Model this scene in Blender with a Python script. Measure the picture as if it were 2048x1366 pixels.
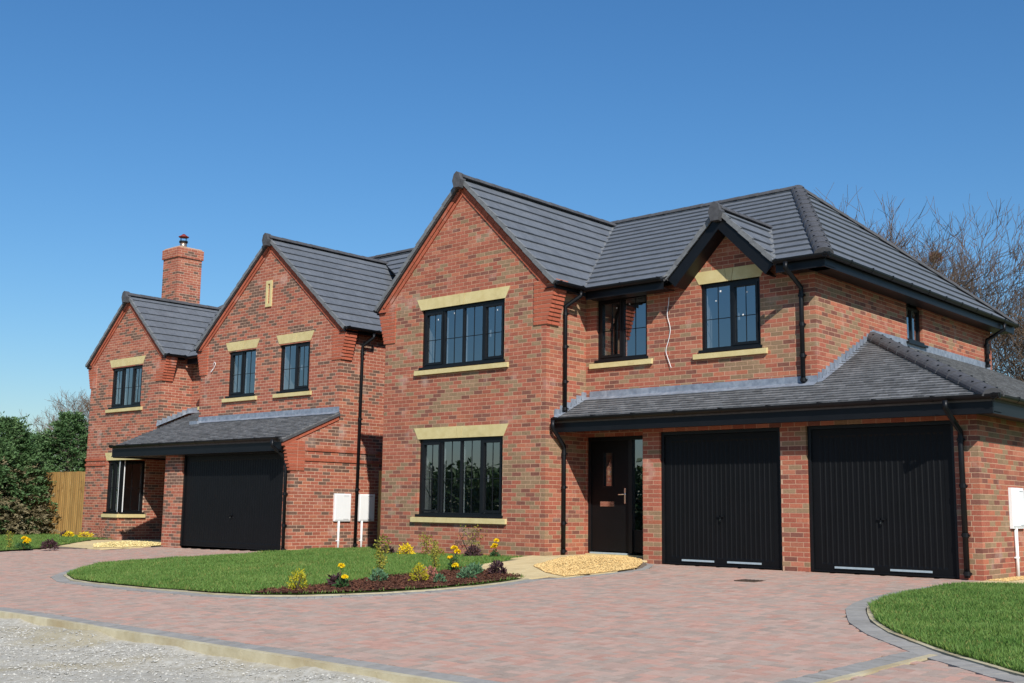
import bpy, math, random
import numpy as np
from mathutils import Vector, Matrix
R = random.Random(7)
NR = np.random.default_rng(7)
scn = bpy.context.scene
for o in list(bpy.data.objects): bpy.data.objects.remove(o)
COL = scn.collection

# ------------------------------------------------------------------ camera
CAM = Vector((5.7547, -16.3113, 0.9234))
cd = bpy.data.cameras.new('camera'); cam = bpy.data.objects.new('camera', cd); COL.objects.link(cam)
r_ = Vector((0.745958, 0.665868, 0.012857)); u_ = Vector((0.087314, -0.116918, 0.989296)); f_ = Vector((-0.660244, 0.736851, 0.145356))
cam.matrix_world = Matrix(((r_.x, u_.x, -f_.x, CAM.x), (r_.y, u_.y, -f_.y, CAM.y), (r_.z, u_.z, -f_.z, CAM.z), (0, 0, 0, 1)))
cd.sensor_width = 36; cd.lens = 39.71; cd.clip_start = .05; cd.clip_end = 2000
scn.camera = cam
# ------------------------------------------------------------------ sky, sun, exposure
SUN_EL = math.radians(38); SUN_AZ = (math.sin(math.radians(53)), -math.cos(math.radians(53)))
w = bpy.data.worlds.new('World'); scn.world = w; w.use_nodes = True
nt = w.node_tree; nt.nodes.clear()
sk = nt.nodes.new('ShaderNodeTexSky'); sk.sky_type = 'NISHITA'; sk.sun_disc = False
sk.sun_elevation = SUN_EL; sk.sun_rotation = math.atan2(SUN_AZ[0], SUN_AZ[1])
sk.altitude = 0; sk.air_density = 1.4; sk.dust_density = 0.3; sk.ozone_density = 10.0
bg = nt.nodes.new('ShaderNodeBackground'); bg.inputs['Strength'].default_value = 0.107
ow = nt.nodes.new('ShaderNodeOutputWorld')
hs_ = nt.nodes.new('ShaderNodeHueSaturation'); hs_.inputs['Saturation'].default_value = 1.1
nt.links.new(sk.outputs[0], hs_.inputs['Color']); nt.links.new(hs_.outputs[0], bg.inputs['Color']); nt.links.new(bg.outputs[0], ow.inputs['Surface'])
sd = bpy.data.lights.new('sun', 'SUN'); sd.energy = 5.0; sd.angle = math.radians(.53); sd.color = (1, .96, .90)
sun = bpy.data.objects.new('sun', sd); COL.objects.link(sun)
tosun = Vector((SUN_AZ[0]*math.cos(SUN_EL), SUN_AZ[1]*math.cos(SUN_EL), math.sin(SUN_EL)))
sun.rotation_euler = tosun.to_track_quat('Z', 'Y').to_euler(); sun.location = tosun*60
vs = scn.view_settings; vs.view_transform = 'Standard'; vs.look = 'None'; vs.exposure = 0.1; vs.gamma = 1; vs.use_curve_mapping = False

# ------------------------------------------------------------------ materials
def lin(r, g, b):
    return tuple((c/255/12.92) if c <= 10 else (((c/255)+.055)/1.055)**2.4 for c in (r, g, b))
def newmat(name):
    m = bpy.data.materials.new(name); m.use_nodes = True
    return m, m.node_tree, m.node_tree.nodes['Principled BSDF']
def N(t, kind, **kw):
    n = t.nodes.new(kind)
    for k, v in kw.items(): setattr(n, k, v)
    return n
def mat(name, col, col2=None, scale=12., rough=.8, bump=0., bscale=60., rnd=0., spec=.3, metal=0., stain=None, detail=4., aniso=None, sss=None):
    """noise-mixed colour, per-piece brightness jitter, optional pale staining, optional fine bump"""
    m, t, b = newmat(name)
    col2 = col2 or tuple(c*.75 for c in col)
    geo = N(t, 'ShaderNodeNewGeometry')
    vec = geo.outputs['Position']
    if aniso:
        mp = N(t, 'ShaderNodeMapping'); mp.inputs['Scale'].default_value = aniso; t.links.new(vec, mp.inputs['Vector']); vec = mp.outputs[0]
    no = N(t, 'ShaderNodeTexNoise'); no.inputs['Scale'].default_value = scale; no.inputs['Detail'].default_value = detail; no.inputs['Roughness'].default_value = .62
    t.links.new(vec, no.inputs['Vector'])
    rp = N(t, 'ShaderNodeMapRange'); rp.inputs[1].default_value = .3; rp.inputs[2].default_value = .7; t.links.new(no.outputs[0], rp.inputs[0])
    mx = N(t, 'ShaderNodeMix', data_type='RGBA'); mx.inputs[6].default_value = (*col, 1); mx.inputs[7].default_value = (*col2, 1)
    t.links.new(rp.outputs[0], mx.inputs[0]); out = mx.outputs[2]
    if rnd:
        oi = N(t, 'ShaderNodeObjectInfo'); ad = N(t, 'ShaderNodeMath', operation='ADD'); fr = N(t, 'ShaderNodeMath', operation='FRACT')
        t.links.new(geo.outputs['Random Per Island'], ad.inputs[0]); t.links.new(oi.outputs['Random'], ad.inputs[1]); t.links.new(ad.outputs[0], fr.inputs[0])
        mr = N(t, 'ShaderNodeMapRange'); mr.inputs[3].default_value = 1-rnd; mr.inputs[4].default_value = 1+rnd; t.links.new(fr.outputs[0], mr.inputs[0])
        hs = N(t, 'ShaderNodeHueSaturation'); t.links.new(out, hs.inputs['Color']); t.links.new(mr.outputs[0], hs.inputs['Value']); out = hs.outputs[0]
    if stain:
        sc, lo, hi, scol, amt = stain
        n2 = N(t, 'ShaderNodeTexNoise'); n2.inputs['Scale'].default_value = sc; n2.inputs['Detail'].default_value = 6; t.links.new(geo.outputs['Position'], n2.inputs['Vector'])
        m2 = N(t, 'ShaderNodeMapRange'); m2.inputs[1].default_value = lo; m2.inputs[2].default_value = hi; m2.inputs[4].default_value = amt; t.links.new(n2.outputs[0], m2.inputs[0])
        mx2 = N(t, 'ShaderNodeMix', data_type='RGBA'); mx2.inputs[7].default_value = (*scol, 1); t.links.new(m2.outputs[0], mx2.inputs[0]); t.links.new(out, mx2.inputs[6]); out = mx2.outputs[2]
    t.links.new(out, b.inputs['Base Color'])
    b.inputs['Roughness'].default_value = rough; b.inputs['Specular IOR Level'].default_value = spec; b.inputs['Metallic'].default_value = metal
    if bump:
        nb = N(t, 'ShaderNodeTexNoise'); nb.inputs['Scale'].default_value = bscale; nb.inputs['Detail'].default_value = 5; t.links.new(geo.outputs['Position'], nb.inputs['Vector'])
        bp = N(t, 'ShaderNodeBump'); bp.inputs['Strength'].default_value = bump; bp.inputs['Distance'].default_value = .01; t.links.new(nb.outputs[0], bp.inputs['Height']); t.links.new(bp.outputs[0], b.inputs['Normal'])
    return m
def leafmat(name, col, col2, rnd=.3, trans=.35, scale=3.):
    m, t, b = newmat(name)
    geo = N(t, 'ShaderNodeNewGeometry'); no = N(t, 'ShaderNodeTexNoise'); no.inputs['Scale'].default_value = scale; no.inputs['Detail'].default_value = 3
    t.links.new(geo.outputs['Position'], no.inputs['Vector'])
    ad = N(t, 'ShaderNodeMath', operation='MULTIPLY_ADD'); ad.inputs[1].default_value = .55; t.links.new(geo.outputs['Random Per Island'], ad.inputs[0])
    mr = N(t, 'ShaderNodeMapRange'); mr.inputs[1].default_value = .3; mr.inputs[2].default_value = .7; mr.inputs[4].default_value = .55; t.links.new(no.outputs[0], mr.inputs[0]); t.links.new(mr.outputs[0], ad.inputs[2])
    mx = N(t, 'ShaderNodeMix', data_type='RGBA'); mx.inputs[6].default_value = (*col, 1); mx.inputs[7].default_value = (*col2, 1); t.links.new(ad.outputs[0], mx.inputs[0])
    t.links.new(mx.outputs[2], b.inputs['Base Color']); b.inputs['Roughness'].default_value = .55; b.inputs['Specular IOR Level'].default_value = .25
    tr = N(t, 'ShaderNodeBsdfTranslucent'); t.links.new(mx.outputs[2], tr.inputs['Color'])
    ms = N(t, 'ShaderNodeMixShader'); ms.inputs[0].default_value = trans; t.links.new(b.outputs[0], ms.inputs[1]); t.links.new(tr.outputs[0], ms.inputs[2])
    t.links.new(ms.outputs[0], t.nodes['Material Output'].inputs['Surface'])
    return m
EFF = (2.2, .60, .74, lin(205, 185, 170), .38)
def brickmat(n, a, b): return mat(n, lin(*a), lin(*b), scale=28, rough=.9, bump=.35, bscale=120, rnd=.13, spec=.15, stain=EFF)
B_RED = brickmat('brick_red', (168, 101, 81), (152, 87, 69)); B_ORA = brickmat('brick_orange', (178, 112, 86), (162, 97, 74))
B_BUF = brickmat('brick_olive', (152, 126, 98), (136, 110, 84)); B_PUR = brickmat('brick_purple', (138, 92, 78), (120, 78, 66))
B_DAR = brickmat('brick_brown', (122, 94, 80), (102, 78, 66)); B_PNK = brickmat('brick_pink', (178, 118, 94), (164, 102, 80))
B_KNE = brickmat('brick_kneeler', (178, 100, 76), (162, 86, 64))
MORT1 = mat('mortar_pink', lin(200, 164, 136), lin(184, 148, 121), scale=40, rough=.95, bump=.3, bscale=200, spec=.1)
MORT2 = mat('mortar_pale', lin(214, 182, 156), lin(196, 162, 138), scale=40, rough=.95, bump=.3, bscale=200, spec=.1)
TILE = mat('roof_tile_grey', lin(104, 108, 113), lin(91, 95, 100), scale=9, rough=.62, bump=.12, bscale=150, rnd=.07, spec=.4, stain=(3., .58, .75, lin(128, 128, 130), .3))
PLAIN = mat('plain_tile_grey', lin(124, 124, 124), lin(98, 98, 99), scale=14, rough=.75, bump=.3, bscale=120, rnd=.24, spec=.3)
RIDGE = mat('ridge_tile_grey', lin(86, 86, 88), lin(68, 68, 70), scale=14, rough=.7, bump=.25, bscale=130, rnd=.08, spec=.3)
VERGE = mat('verge_grey', lin(122, 124, 124), lin(98, 100, 102), scale=16, rough=.7, rnd=.1, bump=.1)
BLACK = mat('black_plastic', lin(20, 21, 24), lin(15, 16, 18), scale=5, rough=.42, spec=.28)
FRAME = mat('window_black', lin(20, 22, 24), lin(15, 17, 19), scale=5, rough=.4, spec=.35)
GDOOR = mat('garage_door_black', lin(13, 14, 16), lin(10, 11, 12), scale=3, rough=.5, spec=.22)
WHITE = mat('white_plastic', (.86, .86, .84), (.82, .82, .8), scale=4, rough=.45)
PLAST = mat('plaster', (.62, .60, .57), (.55, .53, .50), scale=3, rough=.9)
STONE = mat('yellow_stone', lin(210, 194, 142), lin(196, 178, 124), scale=6, rough=.9, bump=.2, bscale=150, rnd=.05, stain=(4, .6, .8, lin(150, 132, 84), .35))
LEAD = mat('lead', lin(150, 158, 168), lin(116, 124, 136), scale=9, rough=.5, bump=.25, bscale=30, spec=.5, metal=.25, stain=(6, .52, .7, lin(186, 192, 198), .4))
CHROME = mat('chrome', (.75, .75, .76), (.7, .7, .7), rough=.15, metal=1.)
COPPER = mat('red_clay', lin(150, 60, 48), lin(110, 40, 34), scale=10, rough=.6); STEEL = mat('flue_steel', (.55, .42, .32), (.45, .33, .25), rough=.3, metal=.8)
ALU = mat('pale_strip', lin(166, 180, 186), lin(152, 166, 172), rough=.4)
P_PINK = mat('paver_pink', lin(186, 158, 142), lin(174, 146, 131), scale=14, rough=.92, bump=.35, bscale=90, rnd=.1, spec=.12, stain=(2.6, .45, .75, lin(178, 154, 139), .5))
P_RED = mat('paver_red', lin(190, 151, 134), lin(178, 140, 124), scale=14, rough=.92, bump=.35, bscale=90, rnd=.1, spec=.12, stain=(2.6, .45, .75, lin(178, 154, 139), .5))
P_GREY = mat('paver_brindle', lin(176, 156, 141), lin(160, 142, 129), scale=14, rough=.92, bump=.35, bscale=90, rnd=.12, spec=.12, stain=(2.6, .45, .75, lin(178, 154, 139), .5))
P_CHAR = mat('paver_charcoal', lin(156, 152, 145), lin(140, 137, 131), scale=14, rough=.92, bump=.3, bscale=90, rnd=.1, spec=.12, stain=(1.6, .5, .75, lin(165, 160, 150), .35))
JOINT = mat('joint_sand', lin(128, 112, 98), lin(104, 92, 80), scale=20, rough=.95)
CONC = mat('concrete_edging', lin(196, 186, 156), lin(170, 158, 126), scale=5, rough=.92, bump=.3, bscale=80, rnd=.07, stain=(1.4, .48, .7, lin(150, 124, 82), .6))
SLAB = mat('buff_slab', lin(214, 194, 148), lin(198, 176, 130), scale=5, rough=.9, bump=.2, bscale=90, rnd=.06)
GRAVEL = mat('golden_gravel', lin(214, 184, 126), lin(186, 150, 94), scale=30, rough=.85, rnd=.3)
GRAVEL2 = mat('pale_gravel', lin(226, 208, 150), lin(200, 178, 118), scale=30, rough=.85, rnd=.28)
ROADM = mat('crushed_stone', lin(190, 186, 174), lin(154, 147, 131), scale=16, rough=1., spec=.05, bump=.55, bscale=60, detail=10, stain=(1.1, .5, .68, lin(160, 146, 108), .55))
STONEM = mat('loose_stone', lin(188, 185, 176), lin(156, 152, 142), scale=25, rough=1., rnd=.25, spec=.05)
EARTH = mat('earth', lin(112, 112, 74), lin(96, 100, 58), scale=.6, rough=1.)
LAWN = mat('lawn_soil', lin(86, 106, 50), lin(70, 82, 42), scale=5, rough=1., spec=.05)
BARK = mat('bark_mulch', lin(104, 66, 48), lin(70, 44, 34), scale=30, rough=.95, rnd=.4, bump=.4)
WOOD = mat('fence_wood', lin(188, 152, 92), lin(150, 112, 62), scale=2.2, rough=.85, rnd=.12, aniso=(9, 9, .7), detail=7, stain=(3.5, .62, .72, lin(104, 72, 38), .6))
TRUNK = mat('tree_bark', lin(112, 100, 84), lin(78, 70, 60), scale=6, rough=.95)
TWIG = mat('twig_bark', lin(124, 102, 82), lin(88, 74, 62), scale=4, rough=.95)
GRASS = leafmat('grass_blade', lin(78, 118, 48), lin(126, 154, 78), trans=.3, scale=1.6)
STRAW = leafmat('straw_blade', lin(168, 160, 92), lin(140, 146, 80), trans=.3)
CONIF = leafmat('conifer_green', lin(60, 96, 54), lin(108, 134, 86), trans=.2, scale=.9)
CONIFB = leafmat('conifer_brown', lin(116, 106, 78), lin(150, 138, 106), trans=.2, scale=1.)
HEDGEM = leafmat('hedge_green', lin(44, 70, 34), lin(70, 92, 50), trans=.15, scale=.6)
YEL = leafmat('yellow_leaf', lin(214, 196, 40), lin(170, 170, 50)); YELF = leafmat('yellow_petal', lin(250, 226, 40), lin(244, 210, 24), trans=.3)
VARI = leafmat('variegated_leaf', lin(190, 176, 70), lin(112, 128, 56)); DKG = leafmat('dark_green_leaf', lin(48, 82, 46), lin(74, 108, 62))
SED = leafmat('sage_leaf', lin(116, 150, 112), lin(84, 124, 84)); PURP = leafmat('purple_leaf', lin(62, 44, 50), lin(92, 66, 66), trans=.15)
PINK = leafmat('pink_leaf', lin(206, 140, 124), lin(176, 120, 96)); STEMM = mat('stem', lin(96, 80, 56), rough=.9)
def glassmat():
    m, t, b = newmat('window_glass'); t.nodes.remove(b)
    tr = N(t, 'ShaderNodeBsdfTransparent'); tr.inputs[0].default_value = (.44, .48, .50, 1)
    gl = N(t, 'ShaderNodeBsdfGlossy'); gl.inputs['Roughness'].default_value = .0; gl.inputs[0].default_value = (.95, .97, 1, 1)
    no = N(t, 'ShaderNodeTexNoise'); no.inputs['Scale'].default_value = 1.1; geo = N(t, 'ShaderNodeNewGeometry'); t.links.new(geo.outputs['Position'], no.inputs['Vector'])
    bp = N(t, 'ShaderNodeBump'); bp.inputs['Strength'].default_value = .035; bp.inputs['Distance'].default_value = .05; t.links.new(no.outputs[0], bp.inputs['Height']); t.links.new(bp.outputs[0], gl.inputs['Normal'])
    dt = N(t, 'ShaderNodeVectorMath', operation='DOT_PRODUCT'); t.links.new(geo.outputs['Incoming'], dt.inputs[0]); t.links.new(geo.outputs['Normal'], dt.inputs[1])
    ab = N(t, 'ShaderNodeMath', operation='ABSOLUTE'); t.links.new(dt.outputs['Value'], ab.inputs[0])
    om = N(t, 'ShaderNodeMath', operation='SUBTRACT', use_clamp=True); om.inputs[0].default_value = 1; t.links.new(ab.outputs[0], om.inputs[1])
    p5 = N(t, 'ShaderNodeMath', operation='POWER'); p5.inputs[1].default_value = 5; t.links.new(om.outputs[0], p5.inputs[0])
    fr = N(t, 'ShaderNodeMath', operation='MULTIPLY_ADD'); fr.inputs[1].default_value = .83; fr.inputs[2].default_value = .17; t.links.new(p5.outputs[0], fr.inputs[0])   # Schlick, the same from both sides
    mu = N(t, 'ShaderNodeMath', operation='MULTIPLY', use_clamp=True); mu.inputs[1].default_value = 1.75; t.links.new(fr.outputs[0], mu.inputs[0])
    ms = N(t, 'ShaderNodeMixShader'); t.links.new(mu.outputs[0], ms.inputs[0]); t.links.new(tr.outputs[0], ms.inputs[1]); t.links.new(gl.outputs[0], ms.inputs[2])
    t.links.new(ms.outputs[0], t.nodes['Material Output'].inputs['Surface'])
    return m
GLASS = glassmat()

# ------------------------------------------------------------------ mesh helpers
class MB:
    def __init__(s): s.v = []; s.f = []; s.m = []
    def poly(s, pts, mi=0):
        b = len(s.v); s.v += [tuple(p) for p in pts]; s.f.append(tuple(range(b, b+len(pts)))); s.m.append(mi)
    def prism(s, a, b, mi=0, ca=True, cb=True):
        """loft between two equal rings a and b"""
        n = len(a); o = len(s.v); s.v += [tuple(p) for p in a]+[tuple(p) for p in b]
        if ca: s.f.append(tuple(range(o, o+n))); s.m.append(mi)
        if cb: s.f.append(tuple(range(o+2*n-1, o+n-1, -1))); s.m.append(mi)
        for i in range(n):
            j = (i+1) % n; s.f.append((o+j, o+i, o+n+i, o+n+j)); s.m.append(mi)
    def box(s, x0, x1, y0, y1, z0, z1, mi=0):
        s.prism([(x0, y0, z0), (x1, y0, z0), (x1, y1, z0), (x0, y1, z0)], [(x0, y0, z1), (x1, y0, z1), (x1, y1, z1), (x0, y1, z1)], mi)
    def tube(s, pts, rad, n=8, mi=0, cap=True):
        pts = [Vector(p) for p in pts]; rad = rad if isinstance(rad, (list, tuple)) else [rad]*len(pts)
        o = len(s.v); up = None
        for i, p in enumerate(pts):
            d = (pts[min(i+1, len(pts)-1)]-pts[max(i-1, 0)]).normalized()
            if up is None: up = d.orthogonal().normalized()
            up = (up-d*up.dot(d)); up = up.normalized() if up.length > 1e-5 else d.orthogonal().normalized()
            sd_ = d.cross(up)
            for k in range(n):
                a = 2*math.pi*k/n; q = p+(up*math.cos(a)+sd_*math.sin(a))*rad[i]; s.v.append(tuple(q))
        for i in range(len(pts)-1):
            for k in range(n):
                k2 = (k+1) % n; s.f.append((o+i*n+k, o+i*n+k2, o+(i+1)*n+k2, o+(i+1)*n+k)); s.m.append(mi)
        if cap:
            s.f.append(tuple(o+k for k in range(n-1, -1, -1))); s.m.append(mi)
            e = o+(len(pts)-1)*n; s.f.append(tuple(e+k for k in range(n))); s.m.append(mi)
    def mesh(s, name, mats, smooth=False):
        me = bpy.data.meshes.new(name); me.from_pydata(s.v, [], s.f)
        for m in (mats if isinstance(mats, (list, tuple)) else [mats]): me.materials.append(m)
        me.polygons.foreach_set('material_index', s.m)
        if smooth: me.polygons.foreach_set('use_smooth', [True]*len(s.f))
        me.update(); return me
    def build(s, name, mats, parent=None, smooth=False, kind=None):
        o = bpy.data.objects.new(name, s.mesh(name, mats, smooth)); COL.objects.link(o)
        if parent: adopt(o, parent)
        if kind: o['kind'] = kind
        return o
WLOC = {}
def adopt(o, p):
    o.parent = p
    o.matrix_parent_inverse = Matrix.Translation(-WLOC.get(p.name, Vector((0, 0, 0))))
def thing(name, label, cat, loc, group=None):
    o = bpy.data.objects.new(name, None); COL.objects.link(o); o.location = loc; o.empty_display_size = .2
    WLOC[o.name] = Vector(loc); o['label'] = label; o['category'] = cat
    if group: o['group'] = group
    return o
def tag(o, label=None, cat=None, group=None, kind=None):
    for k, v in (('label', label), ('category', cat), ('group', group), ('kind', kind)):
        if v: o[k] = v
    return o
def clip(poly, hp):
    """clip a 2D polygon by half-plane a*x+b*y<=c"""
    a, b, c = hp; out = []
    for i in range(len(poly)):
        p, q = poly[i], poly[(i+1) % len(poly)]
        dp, dq = a*p[0]+b*p[1]-c, a*q[0]+b*q[1]-c
        if dp <= 0: out.append(p)
        if (dp < 0 < dq) or (dq < 0 < dp):
            t = dp/(dp-dq); out.append((p[0]+(q[0]-p[0])*t, p[1]+(q[1]-p[1])*t))
    return out
def halfplanes(poly):
    n = len(poly); A = sum(poly[i][0]*poly[(i+1) % n][1]-poly[(i+1) % n][0]*poly[i][1] for i in range(n)); hs = []
    for i in range(n):
        (x0, y0), (x1, y1) = poly[i], poly[(i+1) % n]; nx, ny = (y1-y0), -(x1-x0)
        if A < 0: nx, ny = -nx, -ny
        hs.append((nx, ny, nx*x0+ny*y0))
    return hs
def area(p): return abs(sum(p[i][0]*p[(i+1) % len(p)][1]-p[(i+1) % len(p)][0]*p[i][1] for i in range(len(p))))/2
def inside(p, x, y):
    c = False; j = len(p)-1
    for i in range(len(p)):
        if (p[i][1] > y) != (p[j][1] > y) and x < (p[j][0]-p[i][0])*(y-p[i][1])/(p[j][1]-p[i][1])+p[i][0]: c = not c
        j = i
    return c
def gz(X, Y): return 0.04*min(0, Y+.5)-0.015*min(10, max(0, -8-X))

# ------------------------------------------------------------------ setting: ground sheets
xs = [-600, -200, -80, -50]+[-40+2*i for i in range(26)]+[14, 20, 40, 120, 500]
ys = [-500, -200, -80, -50, -30, -20, -14, -10.35, -10.25]+[-9.5+.9*i for i in range(12)]+[2, 6, 12, 30, 60, 120, 300, 700]
g = MB()
for j in range(len(ys)-1):
    for i in range(len(xs)-1):
        def zz(x, y): return -.66 if y < -10.3 else gz(x, y)-.12
        g.poly([(x, y, zz(x, y)) for x, y in ((xs[i], ys[j]), (xs[i+1], ys[j]), (xs[i+1], ys[j+1]), (xs[i], ys[j+1]))])
tag(g.build('ground', EARTH), kind='structure')
def sheet(name, poly, z, m, step=.5, thick=.0):
    """flat-ish sheet following the ground: polygon cut into strips"""
    b = MB(); x0 = min(p[0] for p in poly); x1 = max(p[0] for p in poly); y0 = min(p[1] for p in poly); y1 = max(p[1] for p in poly)
    # ear-free approach: scan strips in Y and use crossing intervals
    n = max(1, int((y1-y0)/step)); dy = (y1-y0)/n
    def cross(y):
        c = []
        for i in range(len(poly)):
            a, q = poly[i], poly[(i+1) % len(poly)]
            if (a[1] > y) != (q[1] > y): c.append(a[0]+(q[0]-a[0])*(y-a[1])/(q[1]-a[1]))
        return sorted(c)
    for k in range(n):
        ya, yb = y0+k*dy, y0+(k+1)*dy
        ca, cb = cross(ya+1e-4), cross(yb-1e-4); cm = cross((ya+yb)/2)
        if len(ca) != len(cb): ca = cb = cm
        for i in range(0, len(ca)-1, 2):
            w_ = max(1, int(abs(ca[i+1]-ca[i])/1.0))
            for q in range(w_):
                t0, t1 = q/w_, (q+1)/w_
                P = [(ca[i]+(ca[i+1]-ca[i])*t0, ya), (ca[i]+(ca[i+1]-ca[i])*t1, ya), (cb[i]+(cb[i+1]-cb[i])*t1, yb), (cb[i]+(cb[i+1]-cb[i])*t0, yb)]
                b.poly([(x, y, z(x, y)) for x, y in P])
    return b.build(name, m)
LAWN1 = [(-12.9, -6.75), (-11.67, -7.24), (-10.89, -7.35), (-9.74, -7.46), (-8.59, -7.5), (-7.55, -7.46), (-6.88, -7.3), (-6.38, -7.03), (-6.03, -6.65), (-5.67, -6.11), (-5.4, -5.55), (-5.27, -4.82), (-5.26, -4.21), (-5.35, -3.55),
         (-5.68, -3.47), (-7.33, -2.79), (-7.62, -1.5), (-7.75, -.63), (-11.84, -.63), (-11.84, 1.6), (-14.4, 1.6), (-14.4, -.8), (-14.69, -2.39), (-14.95, -3.43), (-15.09, -4.11), (-14.91, -5.06), (-13.92, -5.98)]
BED1 = [(-6.88, -7.28), (-6.38, -7.01), (-6.05, -6.65), (-5.69, -6.11), (-5.42, -5.55), (-5.29, -4.82), (-5.28, -4.21), (-5.37, -3.58), (-5.68, -3.49), (-7.3, -2.82), (-6.98, -3.26), (-7.0, -3.91), (-7.08, -4.46), (-7.15, -4.94), (-6.85, -5.66), (-6.9, -6.34), (-6.98, -6.9)]
LAWN2 = [(3.9, -7.95), (2.82, -7.27), (2.03, -6.63), (1.22, -5.8), (.71, -5.1), (.45, -4.6), (.2, -4.1), (.06, -3.61), (-.03, -3.1), (-.03, -2.63), (-.01, -2.1), (.02, -1.56), (.12, -1.03), (.9, -.95), (9, -.95), (9, -7.95)]
PATH = [(-5.3, -3.62), (-5.68, -3.47), (-7.33, -2.79), (-7.62, -1.5), (-7.75, -.62), (-7.47, -.62), (-7.47, .54), (-5.76, .54), (-5.76, -.02), (-5.35, -.45), (-4.97, -1.16), (-4.9, -1.8), (-4.95, -2.41), (-5.02, -3.03)]
GRAV = [(-6.5, -2.06), (-6.85, -.99), (-6.95, -.2), (-6.5, .2), (-5.8, .0), (-5.4, -.52), (-5.04, -1.2), (-4.97, -1.8), (-5.02, -2.41), (-5.08, -2.98), (-5.6, -2.75)]
LLAWN = [(-21.7, -4.1), (-21.78, -2.8), (-23.2, -1.3), (-24.4, -.1), (-24.4, .5), (-26.45, .5), (-26.45, 1.5), (-60, 1.5), (-60, -7), (-34, -7), (-26, -6.0), (-23, -5.1)]
LPATH = [(-21.7, -2.75), (-23.2, -1.25), (-24.35, -.1), (-24.35, .5), (-24.3, 2.2), (-19.95, 2.2), (-19.95, -.75), (-20.0, -1.2), (-20.6, -1.9)]
LGRAV = [(-20.9, -2.0), (-22.2, -1.3), (-22.4, -.6), (-21.4, .0), (-20.0, -.3), (-20.02, -1.1), (-20.4, -1.7)]
def zl(x, y): return gz(x, y)+.03
def zpath(x, y): t = min(1, max(0, (y+3.3)/2.6))*min(1, max(0, (-5.05-x)/1.1)); return gz(x, y)+.012+.07*t
def zlp(x, y): return gz(x, y)+.02
tag(sheet('lawn', LAWN1, zl, LAWN, .25), kind='structure'); tag(sheet('lawn', LAWN2, lambda x, y: gz(x, y)+.02, LAWN, .25), kind='structure'); tag(sheet('lawn', LLAWN, zl, LAWN, .4), kind='structure')
bed = tag(sheet('flower_bed', BED1, lambda x, y: zl(x, y)+.02, BARK, .15), kind='structure')
path = tag(sheet('path', PATH, lambda x, y: zpath(x, y)-.02, JOINT, .2), kind='structure')
lpath = tag(sheet('path', LPATH, lambda x, y: zlp(x, y)-.015, JOINT, .3), kind='structure')
drive = tag(sheet('driveway', [(-45, -10.05), (12, -10.05), (12, .05), (-45, .05)], lambda x, y: gz(x, y)-.012, JOINT, .5), kind='structure')
# drive sheet is cut back under lawns by height only: it lies below them
# slabs of the two paths
def slabs(poly, z, parent, sx, sy, skip=None):
    hx0 = min(p[0] for p in poly); hx1 = max(p[0] for p in poly); hy0 = min(p[1] for p in poly); hy1 = max(p[1] for p in poly)
    j = 0; y = hy0
    while y < hy1:
        x = hx0-(sx/2 if j % 2 else 0)
        while x < hx1:
            rect = [(x+.005, y+.005), (x+sx-.005, y+.005), (x+sx-.005, y+sy-.005), (x+.005, y+sy-.005)]
            cx = [(px, py) for px, py in rect if inside(poly, px, py)]
            if len(cx) >= 3 or inside(poly, x+sx/2, y+sy/2):
                # shrink to the part inside by sampling
                pts = [(x+sx*(i+.5)/6, y+sy*(k+.5)/6) for i in range(6) for k in range(6) if inside(poly, x+sx*(i+.5)/6, y+sy*(k+.5)/6)]
                ax, bx = min(p[0] for p in pts)-sx/12, max(p[0] for p in pts)+sx/12; ay, by = min(p[1] for p in pts)-sy/12, max(p[1] for p in pts)+sy/12
                b = MB(); P = [(ax+.004, ay+.004), (bx-.004, ay+.004), (bx-.004, by-.004), (ax+.004, by-.004)]
                dz = R.uniform(-.003, .003)
                b.prism([(px, py, z(px, py)-.03) for px, py in P], [(px, py, z(px, py)+dz) for px, py in P]); b.build('paving_slab', SLAB, parent)
            x += sx
        y += sy; j += 1
slabs(PATH, zpath, path, .6, .6); slabs(LPATH, zlp, lpath, .9, .6)

# block paving -----------------------------------------------------------
def offset_line(pts, d):
    out = []
    for i, p in enumerate(pts):
        a = Vector(pts[max(i-1, 0)]); b = Vector(pts[min(i+1, len(pts)-1)]); t = (b-a).normalized(); out.append((p[0]+t.y*d, p[1]-t.x*d))
    return out
def resample(pts, step):
    P = [Vector(p) for p in pts]; L = [0]
    for i in range(len(P)-1): L.append(L[-1]+(P[i+1]-P[i]).length)
    n = max(1, int(L[-1]/step)); out = []
    for k in range(n+1):
        s_ = L[-1]*k/n; i = 0
        while i < len(L)-2 and L[i+1] < s_: i += 1
        out.append(P[i].lerp(P[i+1], (s_-L[i])/max(1e-9, L[i+1]-L[i])))
    return out
BORD = []   # (centre line, half width) of border strips, pavers keep out
bcount = [0]
far_b = MB()
def strip(pts, d0, d1, step, m, parent, name, zf, h0=-.02, jg=.004, indiv=True):
    P = resample(pts, step); A = offset_line([tuple(p) for p in P], d0); Bq = offset_line([tuple(p) for p in P], d1)
    for i in range(len(P)-1):
        dz = R.uniform(-.002, .003)
        q = [Vector(A[i]).lerp(Vector(A[i+1]), jg/step), Vector(A[i+1]), Vector(Bq[i+1]), Vector(Bq[i]).lerp(Vector(Bq[i+1]), jg/step)]
        b = MB() if indiv else far_b
        b.prism([(v.x, v.y, zf(v.x, v.y)+h0) for v in q], [(v.x, v.y, zf(v.x, v.y)+dz) for v in q], 0, False, True)
        if indiv: b.build(name, m, parent)
EDGE1 = LAWN1[0:14]                       # lawn front edge, grass on the left walking +X
strip(EDGE1, .0, .055, .6, CONC, drive, 'edging_strip', lambda x, y: gz(x, y)+.018)
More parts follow.
